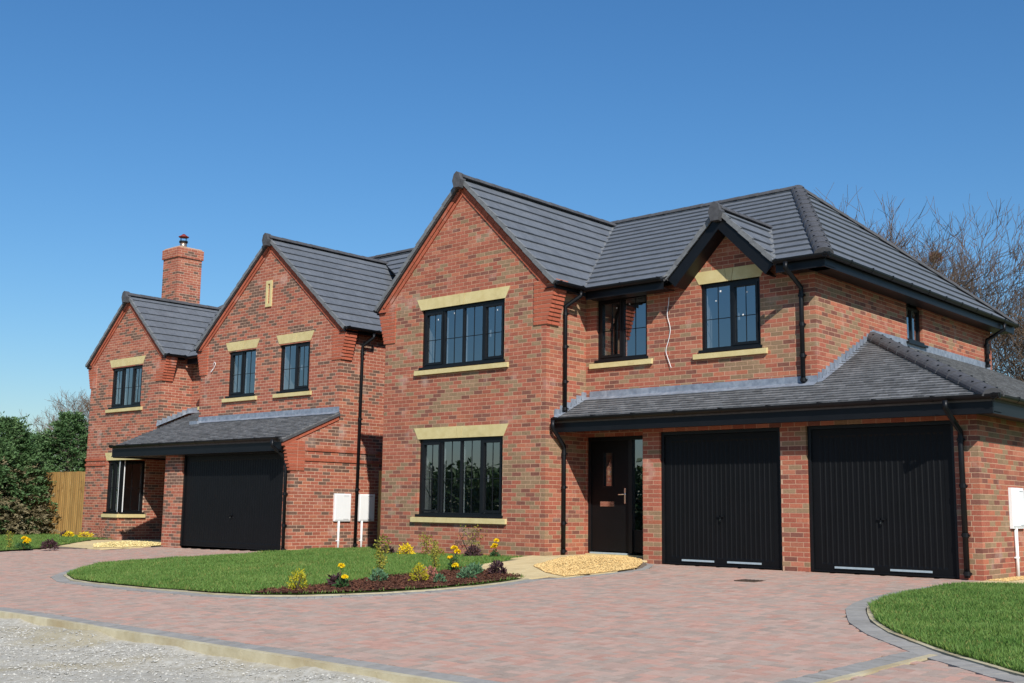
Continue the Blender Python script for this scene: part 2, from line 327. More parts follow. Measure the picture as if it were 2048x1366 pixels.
strip(EDGE1, .06, .26, .102, P_CHAR, drive, 'border_block', lambda x, y: gz(x, y)+.006)
EDGE2 = [LAWN1[20+k] for k in range(1, 7)]+[LAWN1[0]]
strip(EDGE2, .0, .05, .6, CONC, drive, 'edging_strip', lambda x, y: gz(x, y)+.018)
far_b2 = strip(EDGE2, .055, .24, .205, P_CHAR, drive, 'border_block', lambda x, y: gz(x, y)+.006)
EDGE3 = [LAWN2[12-k] for k in range(13)]  # right lawn, walked so that its outside is on the right
strip(EDGE3, .0, .055, .5, CONC, drive, 'edging_strip', lambda x, y: gz(x, y)+.018)
strip(EDGE3, .06, .27, .105, P_CHAR, drive, 'border_block', lambda x, y: gz(x, y)+.006)
EDGE4 = [(-5.3, -3.62), (-5.02, -3.03), (-4.95, -2.41), (-4.9, -1.8), (-4.97, -1.16), (-5.35, -.45), (-5.76, -.1)]
strip(EDGE4, .0, .11, .205, P_CHAR, drive, 'border_block', lambda x, y: gz(x, y)+.006)
DIV = [(1.9, -6.72), (1.74, -8.5), (1.6, -10.0)]
strip(DIV, -.07, .0, .6, CONC, drive, 'edging_strip', lambda x, y: gz(x, y)+.007)
strip(DIV, .005, .21, .103, P_CHAR, drive, 'border_block', lambda x, y: gz(x, y)+.006)
KERB = [(-40, -10.1), (8, -10.1)]
strip([(-26, -10.1), (8, -10.1)], -.26, -.055, .103, P_CHAR, drive, 'border_block', lambda x, y: gz(x, y)+.004)
strip([(-26, -10.1), (8, -10.1)], -.05, .02, .915, CONC, drive, 'edging_strip', lambda x, y: gz(x, y)+.008, h0=-.3)
def near_line(x, y, L, d0, d1):
    for i in range(len(L)-1):
        a, b = Vector(L[i]), Vector(L[i+1]); t = b-a; l = t.length; t /= l; q = Vector((x, y))-a; s_ = q.dot(t)
        if -.05 < s_ < l+.05:
            o_ = q.x*t.y-q.y*t.x
            if d0 < o_ < d1: return True
    return False
def paver_ok(x, y):
    if y > .0 or y < -9.86 or x > 10: return False
    if x < -19.9 and y > -2.2 and x > -24: return False
    if -5.76 < x < 0 and y > -.03: return False
    if inside(LAWN1, x, y) or inside(LAWN2, x, y) or inside(PATH, x, y) or inside(LLAWN, x, y) or inside(LPATH, x, y): return False
    if x > -19.9 and x < -14.7 and y > -.8: return False
    if x > 0 and y > -1: return False
    if x < -7 and y > -.6 and x > -14.7: return False
    if near_line(x, y, EDGE1, -.3, .24) or near_line(x, y, EDGE2, -.3, .22) or near_line(x, y, EDGE3, -.3, .25) or near_line(x, y, EDGE4, -.3, .1) or near_line(x, y, DIV, -.08, .2): return False
    return True
pv = MB(); cand = []
def herring(x0, y0, x1, y1, a=.1):
    """90 degree herringbone of 200x100 blocks"""
    out = []
    nx = int((x1-x0)/a)+4; ny = int((y1-y0)/a)+4
    for i in range(nx):
        for j in range(ny):
            k = (i-j) % 4
            if k == 0: out.append((x0+i*a, y0+j*a, 2*a, a))
            elif k == 3: out.append((x0+i*a, y0+j*a, a, 2*a))
    return out
blocks = [b for b in herring(-30, -9.9, 10, .1)]
random.Random(3).shuffle(blocks)
for (x, y, w_, h_) in blocks:
    cx, cy = x+w_/2, y+h_/2
    if not paver_ok(cx, cy): continue
    d = (Vector((cx, cy, 0))-CAM).length
    v_ = Vector((cx, cy, 0))-CAM; px = v_.dot(r_)/v_.dot(f_)
    if abs(px) > .72: continue
    cand.append((d, x, y, w_, h_))
cand.sort()
PM = [P_PINK, P_RED, P_GREY]
pmesh = {}
ni = 0
for (d, x, y, w_, h_) in cand:
    t_ = R.random(); n_ = .5+.5*math.sin(x*1.7+math.sin(y*1.3)*2)*math.cos(y*1.1-x*.4)
    mi = 1 if t_ < .2+.1*n_ else (0 if t_ < .7 else 2)
    dz = R.uniform(-.0015, .0015); g_ = .0022
    if ni < 300:
        key = (mi, w_ > h_)
        if key not in pmesh:
            b = MB(); b.prism([(-w_/2+g_, -h_/2+g_, -.02), (w_/2-g_, -h_/2+g_, -.02), (w_/2-g_, h_/2-g_, -.02), (-w_/2+g_, h_/2-g_, -.02)],
                              [(-w_/2+g_, -h_/2+g_, 0), (w_/2-g_, -h_/2+g_, 0), (w_/2-g_, h_/2-g_, 0), (-w_/2+g_, h_/2-g_, 0)], 0, False, True)
            pmesh[key] = b.mesh('paver', PM[mi])
        o = bpy.data.objects.new('paver', pmesh[key]); COL.objects.link(o); o.location = (x+w_/2, y+h_/2, gz(x+w_/2, y+h_/2)+dz); o.rotation_euler = (math.atan(.04), 0, 0); o.parent = drive; ni += 1
    else:
        P = [(x+g_, y+g_), (x+w_-g_, y+g_), (x+w_-g_, y+h_-g_), (x+g_, y+h_-g_)]
        pv.prism([(a, c, gz(a, c)-.02) for a, c in P], [(a, c, gz(a, c)+dz) for a, c in P], mi, False, True)
pv.build('block_paving', PM, drive, kind='stuff')
# drain cover in the drive
dc = thing('drain_cover', 'small rusty brown drain cover set in the pink block paving before the garages', 'drain cover', (-2.55, -1.95, gz(-2.55, -1.95)))
b = MB(); b.box(-2.72, -2.38, -2.1, -1.8, gz(0, -1.95)-.03, gz(0, -1.95)+.009); b.build('frame', mat('rust', lin(92, 74, 62), rough=.7), dc)
for k in range(5):
    b = MB(); b.box(-2.69+.062*k, -2.66+.062*k, -2.07, -1.83, gz(0, -1.95)+.009, gz(0, -1.95)+.014); b.build('bar', mat('rust_bar', lin(70, 58, 50), rough=.7), dc)

# unmade road --------------------------------------------------------------
import mathutils
rb = MB(); nx, ny = 200, 110; X0, X1, Y0, Y1 = -24., 6., -17.5, -10.11
idx_ = {}
def road_z(x, y):
    t = max(0, 1-(-10.1-y)/.9)
    n_ = mathutils.noise.noise(Vector((x*.9, y*.9, 1)))*.05+mathutils.noise.noise(Vector((x*4, y*4, 7)))*.022+mathutils.noise.noise(Vector((x*13, y*13, 3)))*.011
    return -.54+t*t*.09+n_+max(0, mathutils.noise.noise(Vector((x*1.7, y*2.2, 21))))*.09*t*(1 if y < -10.3 else .5)
V_ = []
for j in range(ny+1):
    for i in range(nx+1):
        x = X0+(X1-X0)*i/nx; y = Y1-(Y1-Y0)*(j/ny)**1.3; V_.append((x, y, road_z(x, y)))
rb.v = V_; 
for j in range(ny):
    for i in range(nx):
        a = j*(nx+1)+i; rb.f.append((a+nx+1, a+nx+2, a+1, a)); rb.m.append(0)
o = rb.build('road', ROADM, smooth=True); o['kind'] = 'structure'
b = MB(); b.poly([(-200, -17.4, -.55), (-24.0, -17.4, -.55), (-24.0, -10.11, -.53), (-200, -10.11, -.53)]); b.poly([(6, -17.4, -.55), (200, -17.4, -.55), (200, -10.11, -.53), (6, -10.11, -.53)]); b.poly([(-200, -19, -.56), (200, -19, -.56), (200, -17.4, -.55), (-200, -17.4, -.55)])
tag(b.build('road', ROADM), kind='structure')
def pebbles(name, spots, m, kind='stuff', parent=None):
    """little 8-sided stones at (x, y, z, size)"""
    b = MB()
    for (x, y, z, s_) in spots:
        a = R.random()*6.28; ca, sa = math.cos(a), math.sin(a); sx, sy, sz = s_*R.uniform(.7, 1.3), s_*R.uniform(.6, 1.), s_*R.uniform(.4, .8)
        P = [(1, .3, .1), (-.2, 1, 0), (-1, -.2, .15), (.3, -1, -.05), (.1, .1, 1), (0, 0, -.8)]
        o_ = len(b.v)
        for p in P: b.v.append((x+(p[0]*sx*ca-p[1]*sy*sa), y+(p[0]*sx*sa+p[1]*sy*ca), z+p[2]*sz))
        for f in ((0, 1, 4), (1, 2, 4), (2, 3, 4), (3, 0, 4), (1, 0, 5), (2, 1, 5), (3, 2, 5), (0, 3, 5)): b.f.append(tuple(o_+i for i in f)); b.m.append(0)
    o = b.build(name, m, parent); o['kind'] = kind; return o
sp = []
while len(sp) < 42000:
    x = R.uniform(-14, 4); y = -10.2-abs(R.gauss(0, 2.0))
    if y < -15.5: continue
    if mathutils.noise.noise(Vector((x*1.1, y*1.4, 11))) < R.uniform(-.55, .25): continue
    sp.append((x, y, road_z(x, y)+.002, R.choice((.004, .005, .006, .007, .008, .010, .012, .016))))
tag(pebbles('loose_stones', sp, STONEM), 'loose pale crushed stones lying over the unmade road', 'stones')
def fill(poly, n):
    out = []; x0, x1 = min(p[0] for p in poly), max(p[0] for p in poly); y0, y1 = min(p[1] for p in poly), max(p[1] for p in poly)
    while len(out) < n:
        x, y = R.uniform(x0, x1), R.uniform(y0, y1)
        if inside(poly, x, y): out.append((x, y))
    return out
def mound(poly, x, y, h, e=.35):
    d = min(abs((x-a[0])*(b_[1]-a[1])-(y-a[1])*(b_[0]-a[0]))/max(1e-6, math.hypot(b_[0]-a[0], b_[1]-a[1])) for a, b_ in zip(poly, poly[1:]+poly[:1])); return h*min(1, d/e)
tag(sheet('gravel_bed', GRAV, lambda x, y: zpath(x, y)+.006, GRAVEL, .15), kind='structure'); tag(sheet('gravel_bed', LGRAV, lambda x, y: zlp(x, y)+.006, GRAVEL2, .2), kind='structure')
tag(pebbles('gravel', [(x, y, zpath(x, y)+.01+mound(GRAV, x, y, .012)*R.random(), R.uniform(.012, .022)) for x, y in fill(GRAV, 6500)], GRAVEL), 'patch of golden gravel between the front path and the garage drive', 'gravel')
tag(pebbles('gravel', [(x, y, zlp(x, y)+.01+mound(LGRAV, x, y, .05)*R.random(), R.uniform(.016, .03)) for x, y in fill(LGRAV, 3000)], GRAVEL2), 'patch of pale yellow gravel beside the left house porch', 'gravel')
EDGEG = [(.03, -.0), (.32, -.0), (.32, 7), (.03, 7)]
b = MB(); b.poly([(.01, -.9, .004), (.95, -.9, .004), (.95, 8, .004), (.01, 8, .004)]); tag(b.build('path', SLAB), kind='structure')
tag(sheet('lawn', [(.96, -.95), (30, -.95), (30, 12), (.96, 12)], lambda x, y: gz(x, y)-.01, LAWN, 1.), kind='structure'); tag(sheet('lawn', [(9, -7.95), (30, -7.95), (30, -.95), (9, -.95)], lambda x, y: gz(x, y)+.01, LAWN, 1.), kind='structure')
tag(pebbles('gravel', [(x, y, .012, R.uniform(.01, .018)) for x, y in fill(EDGEG, 2200)], GRAVEL), 'strip of golden gravel along the right garage side wall', 'gravel')
EDGEH = [(-14.69, -.7), (-14.42, -.7), (-14.42, 2), (-14.69, 2)]
tag(pebbles('gravel', [(x, y, gz(x, y)+.03, R.uniform(.01, .018)) for x, y in fill(EDGEH, 900)], GRAVEL), 'narrow gravel strip along the left house side wall', 'gravel')
#SPLIT1

# ------------------------------------------------------------------ house helpers
class House:
    def __init__(s, root, tones, mort, z0):
        s.root = root; s.tones = tones; s.mort = mort; s.z0 = z0
        s.bricks = []; s.mortar = MB(); s.stuff = MB(); s.extra = MB(); s.tiles = []; s.tstuff = MB(); s.plains = []; s.pstuff = MB()
        s.mats = [t[0] for t in tones]+[B_KNE]
    def tone(s):
        t = R.random(); a = 0
        for i, (m, w_) in enumerate(s.tones):
            a += w_
            if t < a: return i
        return 0
    def wall(s, O, u, poly, openings=(), c0=None, c1=None, visible=True):
        """brick face: O=(x,y) foot of s=0, u=direction, poly in (s,z) convex, openings (s0,s1,z0,z1), c0/c1 corner bond"""
        u = Vector((u[0], u[1], 0)); n = Vector((u.y, -u.x, 0)); O = Vector((O[0], O[1], 0)); hp = halfplanes(poly)
        zlo, zhi = min(p[1] for p in poly), max(p[1] for p in poly); smin, smax = min(p[0] for p in poly), max(p[0] for p in poly)
        def W(sv, z, d): q = O+u*sv+n*d; return (q.x, q.y, z)
        k = math.floor((zlo-s.z0)/.075+1e-6); prev = [R.randrange(len(s.tones))]
        while s.z0+k*.075 < zhi-1e-4:
            za, zb = s.z0+k*.075, s.z0+k*.075+.0635; zt = za+.075
            odd = k & 1; lo, hi = smin, smax; off = .1125 if odd else 0
            if c0 == 'A' and odd: lo = smin+.1125
            if c0 == 'B':
                off = 0 if odd else .1125
                if not odd: lo = smin+.1125
            if c1 == 'A' and odd: hi = smax-.1125
            if c1 == 'B' and not odd: hi = smax-.1125
            iv = [(lo, hi, smin+.006 if c0 else smin, smax-.006 if c1 else smax)]
            for (a, b_, c_, d_) in openings:
                if min(zt, d_)-max(za, c_) < .035: continue
                nv = []
                for (p, q, mp, mq) in iv:
                    if q <= a or p >= b_: nv.append((p, q, mp, mq)); continue
                    if p < a: nv.append((p, a, mp, a-.003))
                    if q > b_: nv.append((b_, q, b_+.003, mq))
                iv = nv
            for (p, q, mp, mq) in iv:
                r = [(mp, za), (mq, za), (mq, zt), (mp, zt)]
                for h in hp: r = clip(r, h) if r else r
                if len(r) >= 3: s.mortar.prism([W(a, z, -.0025) for a, z in r], [W(a, z, -.1) for a, z in r], 0, True, False)
                j = math.floor((p-smin-off)/.225+1e-6)
                while True:
                    a = max(p, smin+off+j*.225); e = smin+off+j*.225+.2135; j += 1
                    if a >= q-.02: break
                    if e > q or q-(e+.01) < .05: e = q
                    if e-a < .03: continue
                    r = [(a, za), (e, za), (e, zb), (a, zb)]; full = abs(e-a-.2135) < 1e-4
                    for h in hp:
                        r2 = clip(r, h) if r else r
                        if len(r2) != len(r) or r2 != r: full = False
                        r = r2
                        if not r: break
                    if len(r) < 3 or area(r) < 2e-4: continue
                    ti = s.tone() if R.random() < .86 else prev[0]
                    nz_ = mathutils.noise.noise(Vector((a*.8+O.x, za*1.1, O.y)))
                    if ti == 2 and nz_ < -.12 and R.random() < .6: ti = 0
                    elif ti == 0 and nz_ > .22 and R.random() < .4: ti = 2
                    prev[0] = ti
                    dd = R.uniform(-.0012, .0012)
                    c = O+u*((a+e)/2)+Vector((0, 0, (za+zb)/2)); dv = c-CAM; dist = dv.length
                    vis = (-dv.normalized()).dot(n)/dist**2*area(r)
                    sx = dv.dot(r_)/dv.dot(f_)
                    s.bricks.append((vis if (full and visible and abs(sx) < .45 and za > -.01) else 0, [W(x, z, dd) for x, z in r], [W(x, z, -.1) for x, z in r], ti, c+n*dd, u, n, full))
                    if e >= q: break
            k += 1
    def raw(s, a, b, ti):
        s.bricks.append((0, a, b, ti, None, None, None, False))
    def finish(s):
        s.mortar.build('wall', s.mort, s.root)
        s.bricks.sort(key=lambda t: -t[0]); cache = {}; cnt = 0
        for (v, a, b, ti, c, u, n, full) in s.bricks:
            if cnt < 300 and full and v > 0:
                key = (ti, round(u.x), round(u.y))
                if key not in cache:
                    m = MB(); h = u*.10675
                    ring = [-h+Vector((0, 0, -.03175)), h+Vector((0, 0, -.03175)), h+Vector((0, 0, .03175)), -h+Vector((0, 0, .03175))]
                    m.prism(ring, [p-n*.1 for p in ring]); cache[key] = m.mesh('brick', s.mats[ti])
                o = bpy.data.objects.new('brick', cache[key]); COL.objects.link(o); o.location = c; adopt(o, s.root); cnt += 1
            else: s.stuff.prism(a, b, ti)
        s.stuff.build('brickwork', s.mats, s.root, kind='stuff')
        for lst, st, nm, m in ((s.tiles, s.tstuff, 'roof_tile', TILE), (s.plains, s.pstuff, 'plain_tile', PLAIN)):
            lst.sort(key=lambda t: -t[0])
            for i, (v, top, base) in enumerate(lst):
                if i < 300 and v > 0:
                    b = MB(); b.prism(top, base, 0, True, False); b.build(nm, m, s.root)
                else: st.prism(top, base, 0, True, False)
            if st.f: st.build(nm+'s', m, s.root, kind='stuff')
    def slope(s, polys, eave_pt, udir, gauge, width, thick, kind='tile', deck=True):
        """tile a roof plane: polys = convex 3D polygons, eave_pt on the eave line, udir along it"""
        P0 = [Vector(p) for p in polys[0]]; u = Vector(udir).normalized()
        n = (P0[1]-P0[0]).cross(P0[2]-P0[0]).normalized(); n = n if n.z > 0 else -n
        v = n.cross(u); v = v if v.z > 0 else -v; O = Vector(eave_pt)
        lst = s.tiles if kind == 'tile' else s.plains
        for P in polys:
            uv = [((Vector(p)-O).dot(u), (Vector(p)-O).dot(v)) for p in P]; hp = halfplanes(uv)
            if deck:
                b = MB(); b.prism([Vector(p)-n*.012 for p in P], [Vector(p)-n*.07 for p in P]); b.build('roof_deck', RIDGE, s.root)
            umin, umax = min(p[0] for p in uv), max(p[0] for p in uv); vmin, vmax = min(p[1] for p in uv), max(p[1] for p in uv)
            i = math.floor(vmin/gauge+1e-6)
            while i*gauge < vmax-1e-4:
                j = math.floor(umin/width)-1; so = width/2 if i & 1 else 0
                while j*width+so < umax:
                    rct = [(j*width+so+.0012, i*gauge), ((j+1)*width+so-.0012, i*gauge), ((j+1)*width+so-.0012, (i+1)*gauge), (j*width+so+.0012, (i+1)*gauge)]
                    j += 1
                    for h in hp:
                        rct = clip(rct, h)
                        if len(rct) < 3: break
                    if len(rct) < 3 or area(rct) < 1e-4: continue
                    jz = R.uniform(-.0015, .0015) if kind == 'tile' else R.uniform(-.004, .004)
                    def H(b_): return .002+(thick+jz)*(1-(b_-i*gauge)/gauge)
                    top = [O+u*a+v*b_+n*H(b_) for a, b_ in rct]; base = [O+u*a+v*b_-n*.012 for a, b_ in rct]
                    dv = top[0]-CAM; sx = dv.dot(r_)/dv.dot(f_)
                    lst.append((max(0, (-dv.normalized()).dot(n))*area(rct)/dv.length**2 if abs(sx) < .45 else 0, top, base))
                i += 1
def ridge_run(house, p0, p1, rad, seg, name='ridge_tile', m=RIDGE, flat=.75, nails=False):
    p0, p1 = Vector(p0), Vector(p1); L = (p1-p0).length; k = max(1, round(L/seg)); d = (p1-p0).normalized(); sd_ = d.cross(Vector((0, 0, 1))).normalized(); up = sd_.cross(d)
    for i in range(k):
        a, b_ = p0+d*(L*i/k), p0+d*(L*(i+1)/k+.02)
        mb = MB(); ring = lambda c, r: [c+sd_*(math.cos(t)*r)+up*(math.sin(t)*r*flat) for t in [math.pi*q/10 for q in range(11)]]
        j = 1+R.uniform(-.015, .015)
        mb.prism(ring(a, rad*1.05*j), ring(b_, rad*.97*j)); o = mb.build(name, m, house.root, smooth=False)
        if nails:
            nb = MB()
            for q in (-.55, .55):
                c = a+d*.09+sd_*(rad*1.03*math.sin(q))+up*(rad*flat*1.03*math.cos(q)); nb.box(c.x-.014, c.x+.014, c.y-.014, c.y+.014, c.z-.01, c.z+.012)
            nb.build('fixing', BLACK, o)
def box_part(house, name, m, x0, x1, y0, y1, z0, z1, parent=None, bevel=0):
    b = MB(); b.box(min(x0, x1), max(x0, x1), min(y0, y1), max(y0, y1), z0, z1); return b.build(name, m, parent or house.root)
def gutter(house, p0, p1, out, fascia=.2, soffit=.35, brk=.8, c0=0., c1=0.):
    """gutter along p0-p1 (top outer lip height = z), fascia and soffit behind it; out = horizontal outward unit"""
    p0, p1, out = Vector(p0), Vector(p1), Vector(out); d = (p1-p0).normalized()
    b = MB(); rr = .058; ring = []
    for t in range(9): a = math.pi+math.pi*t/8; ring.append((math.cos(a)*rr-rr, math.sin(a)*rr*1.15))
    inner = [(x*.9-.0058, y*.88) for x, y in ring[::-1]]; R_ = ring+inner
    b.prism([p0+out*x+Vector((0, 0, z)) for x, y, z in [(q[0], 0, q[1]) for q in R_]], [p1+out*x+Vector((0, 0, z)) for x, y, z in [(q[0], 0, q[1]) for q in R_]])
    gt = b.build('gutter', BLACK, house.root)
    L = (p1-p0).length; k = max(1, int(L/brk))
    for i in range(k+1):
        c = p0+d*(.06+(L-.12)*i/k); q = MB(); w_ = d*.014
        rg = [(math.cos(math.pi+math.pi*t/8)*.064-rr, math.sin(math.pi+math.pi*t/8)*.072) for t in range(9)]
        rg2 = [(x*1.0, z+.012) for x, z in rg[::-1]]
        q.prism([c-w_+out*x+Vector((0, 0, z)) for x, z in rg+[(.006, .014), (-.122, .014)]], [c+w_+out*x+Vector((0, 0, z)) for x, z in rg+[(.006, .014), (-.122, .014)]]); q.build('gutter_bracket', BLACK, gt)
    if fascia:
        b = MB(); a = -.118; zf = .01; p0 = p0+d*c0; p1 = p1-d*c1
        b.prism([p0+out*(a)+Vector((0, 0, zf)), p1+out*(a)+Vector((0, 0, zf)), p1+out*(a-.02)+Vector((0, 0, zf)), p0+out*(a-.02)+Vector((0, 0, zf))],
                [p0+out*(a)+Vector((0, 0, -fascia)), p1+out*(a)+Vector((0, 0, -fascia)), p1+out*(a-.02)+Vector((0, 0, -fascia)), p0+out*(a-.02)+Vector((0, 0, -fascia))])
        b.build('fascia', BLACK, house.root)
        if soffit:
            b = MB(); z = -fascia+.02
            q0 = [p0+out*(a-.021), p1+out*(a-.021), p1+out*(a-soffit), p0+out*(a-soffit)]
            b.prism([v+Vector((0, 0, z)) for v in q0], [v+Vector((0, 0, z+.012)) for v in q0]); b.build('soffit', BLACK, house.root)
def downpipe(house, pts, r=.039, joints=True):
    b = MB(); b.tube(pts, r, 10); o = b.build('downpipe', BLACK, house.root, smooth=True)
    p, q = Vector(pts[-2]), Vector(pts[-1])
    for t in ([.02, .35, .7, .97] if joints else [.05, .95]):
        c = p.lerp(q, t); k = MB(); k.tube([c+Vector((0, 0, .03)), c-Vector((0, 0, .03))], r*1.22, 10); k.box(c.x-.055, c.x+.055, c.y-.006, c.y+.045, c.z-.012, c.z+.012) ; k.build('pipe_bracket', BLACK, o)
    return o
def frame_box(b, W, s0, s1, z0, z1, d0, d1, mi=0):
    b.prism([W(s0, z0, d0), W(s1, z0, d0), W(s1, z1, d0), W(s0, z1, d0)], [W(s0, z0, d1), W(s1, z0, d1), W(s1, z1, d1), W(s0, z1, d1)], mi)
def window(house, O, u, s0, s1, z0, z1, lights, bars=True, sill=True, lintel=True, room=True, set_=.055, sash=(), stickers=0, roomd=3.2, rw=.55, key=True, sillw=.13, inner=True):
    """framed window in a wall face; lights = relative widths, sash = indices of opening lights"""
    u = Vector((u[0], u[1], 0)); n = Vector((u.y, -u.x, 0)); O = Vector((O[0], O[1], 0))
    def W(a, z, d): q = O+u*a+n*d; return (q.x, q.y, z)
    fw_ = .062; D0, D1 = -set_, -set_-.07
    b = MB()
    frame_box(b, W, s0, s0+fw_, z0, z1, D0, D1); frame_box(b, W, s1-fw_, s1, z0, z1, D0, D1)
    frame_box(b, W, s0+fw_, s1-fw_, z0, z0+fw_, D0, D1); frame_box(b, W, s0+fw_, s1-fw_, z1-fw_, z1, D0, D1)
    frame_box(b, W, s0-.03 if sill else s0, s1+.03 if sill else s1, z0-.026, z0+.02, D0+.085, D0+.001)
    tot = sum(lights); inner = s1-s0-2*fw_; a = s0+fw_; cells = []
    for i, l in enumerate(lights):
        w_ = inner*l/tot; cells.append((a+(.022 if i else 0), a+w_-(.022 if i < len(lights)-1 else 0))); a += w_
        if i < len(lights)-1: frame_box(b, W, a-.022, a+.022, z0+fw_, z1-fw_, D0, D1)
    fr = b.build('window', FRAME, house.root)
    ib = MB()   # white inside of the frame
    frame_box(ib, W, s0, s0+fw_, z0, z1, D1-.002, D1-.03); frame_box(ib, W, s1-fw_, s1, z0, z1, D1-.002, D1-.03); frame_box(ib, W, s0+fw_, s1-fw_, z0, z0+fw_, D1-.002, D1-.03); frame_box(ib, W, s0+fw_, s1-fw_, z1-fw_, z1, D1-.002, D1-.03)
    for (p, q) in cells[:-1]: frame_box(ib, W, q, q+.044, z0+fw_, z1-fw_, D1-.002, D1-.03)
    if inner: ib.build('inner_frame', WHITE, fr)
    for i, (p, q) in enumerate(cells):
        za, zb = z0+fw_, z1-fw_
        if i in sash:
            t = MB(); f2 = .05; e0, e1 = D0+.014, D0-.05
            frame_box(t, W, p+.004, p+f2, za+.004, zb-.004, e0, e1); frame_box(t, W, q-f2, q-.004, za+.004, zb-.004, e0, e1); frame_box(t, W, p+f2, q-f2, za+.004, za+f2, e0, e1); frame_box(t, W, p+f2, q-f2, zb-f2, zb-.004, e0, e1)
            t.build('sash', FRAME, fr); p, q, za, zb = p+f2, q-f2, za+f2, zb-f2
            hb = MB(); hs = q-.012 if i == 0 else p+.012
            hb.prism([W(hs-.012, za+(zb-za)*.42, D1-.035), W(hs+.012, za+(zb-za)*.42, D1-.035), W(hs+.012, za+(zb-za)*.42+.13, D1-.035), W(hs-.012, za+(zb-za)*.42+.13, D1-.035)], [W(hs-.012, za+(zb-za)*.42, D1-.06), W(hs+.012, za+(zb-za)*.42, D1-.06), W(hs+.012, za+(zb-za)*.42+.13, D1-.06), W(hs-.012, za+(zb-za)*.42+.13, D1-.06)])
            hb.build('window_handle', WHITE, fr)
        g_ = MB(); tl = R.uniform(-.0016, .0016); tz = R.uniform(-.0016, .0016)
        g_.poly([W(p, za, D0-.03-tl-tz), W(q, za, D0-.03+tl-tz), W(q, zb, D0-.03+tl+tz), W(p, zb, D0-.03-tl+tz)]); g_.build('pane', GLASS, fr)
        if bars:
            t = MB(); zm = za+(zb-za)*.47; sm = (p+q)/2; e0, e1 = D0-.022, D0-.04
            frame_box(t, W, p, q, zm-.006, zm+.006, e0, e1)
            if q-p > .3: frame_box(t, W, sm-.005, sm+.005, za, zm-.006, e0, e1); frame_box(t, W, sm-.005, sm+.005, zm+.006, zb, e0, e1)
            t.build('glazing_bar', FRAME, fr)
        for k in range(stickers if R.random() < .9 else 0):
            t = MB(); a = R.uniform(p+.05, q-.1); z = zb-R.uniform(.05, .1) if k == 0 else R.uniform(za+.1, zb-.2); h_ = R.uniform(.015, .035); wv = R.uniform(.012, .03)
            frame_box(t, W, a, a+wv, z-h_, z, D0-.026, D0-.027); t.build('glass_sticker', WHITE, fr)
    if sill:
        b = MB(); e = sillw; P = [(.06, z0-.135), (.06, z0-.045), (-.052, z0-.027), (-.052, z0-.135)]
        b.prism([W(s0-e, z, d) for d, z in P], [W(s1+e, z, d) for d, z in P]); b.build('window_sill', STONE, house.root)
    if lintel:
        zt = z1+.225; mid = (s0+s1)/2; kw = .09; tp = .125
        for (a0, a1, b0, b1, pr) in ((s0-.02, mid-kw*.55, s0-.02-tp, mid-kw, .008), (mid-kw*.55+.008, mid+kw*.55-.008, mid-kw+.008, mid+kw-.008, .012), (mid+kw*.55, s1+.02, mid+kw, s1+.02+tp, .008)) if key else ((s0-.02, s1+.02, s0-.02-tp, s1+.02+tp, .008),):
            b = MB(); b.prism([W(a0, z1, pr), W(a1, z1, pr), W(b1, zt, pr), W(b0, zt, pr)], [W(a0, z1, -.098), W(a1, z1, -.098), W(b1, zt, -.05), W(b0, zt, -.05)]); b.build('lintel', STONE, house.root)
    if room:
        b = MB(); e0, e1 = -.131, -.36   # plastered reveal
        Q = [(s0+.012, z0+.012), (s1-.012, z0+.012), (s1-.012, z1-.012), (s0+.012, z1-.012)]
        for i in range(4):
            (a, c), (d, f) = Q[i], Q[(i+1) % 4]; b.poly([W(a, c, e0), W(d, f, e0), W(d, f, e1), W(a, c, e1)])
        # room box behind
        S0, S1, Z0, Z1 = s0-rw, s1+rw, z0-.85, z1+.22; e2 = e1-roomd
        for (a, c), (d, f) in (((S0, Z0), (S1, Z0)), ((S1, Z0), (S1, Z1)), ((S1, Z1), (S0, Z1)), ((S0, Z1), (S0, Z0))): b.poly([W(a, c, e1), W(d, f, e1), W(d, f, e2), W(a, c, e2)])
        b.poly([W(S0, Z0, e2), W(S1, Z0, e2), W(S1, Z1, e2), W(S0, Z1, e2)])
        for (a, c, d, f) in ((S0, s0+.012, Z0, Z1), (s1-.012, S1, Z0, Z1), (s0+.012, s1-.012, Z0, z0+.012), (s0+.012, s1-.012, z1-.012, Z1)): b.poly([W(a, d, e1), W(c, d, e1), W(c, f, e1), W(a, f, e1)])
        b.build('room', PLAST, house.root)
    return fr
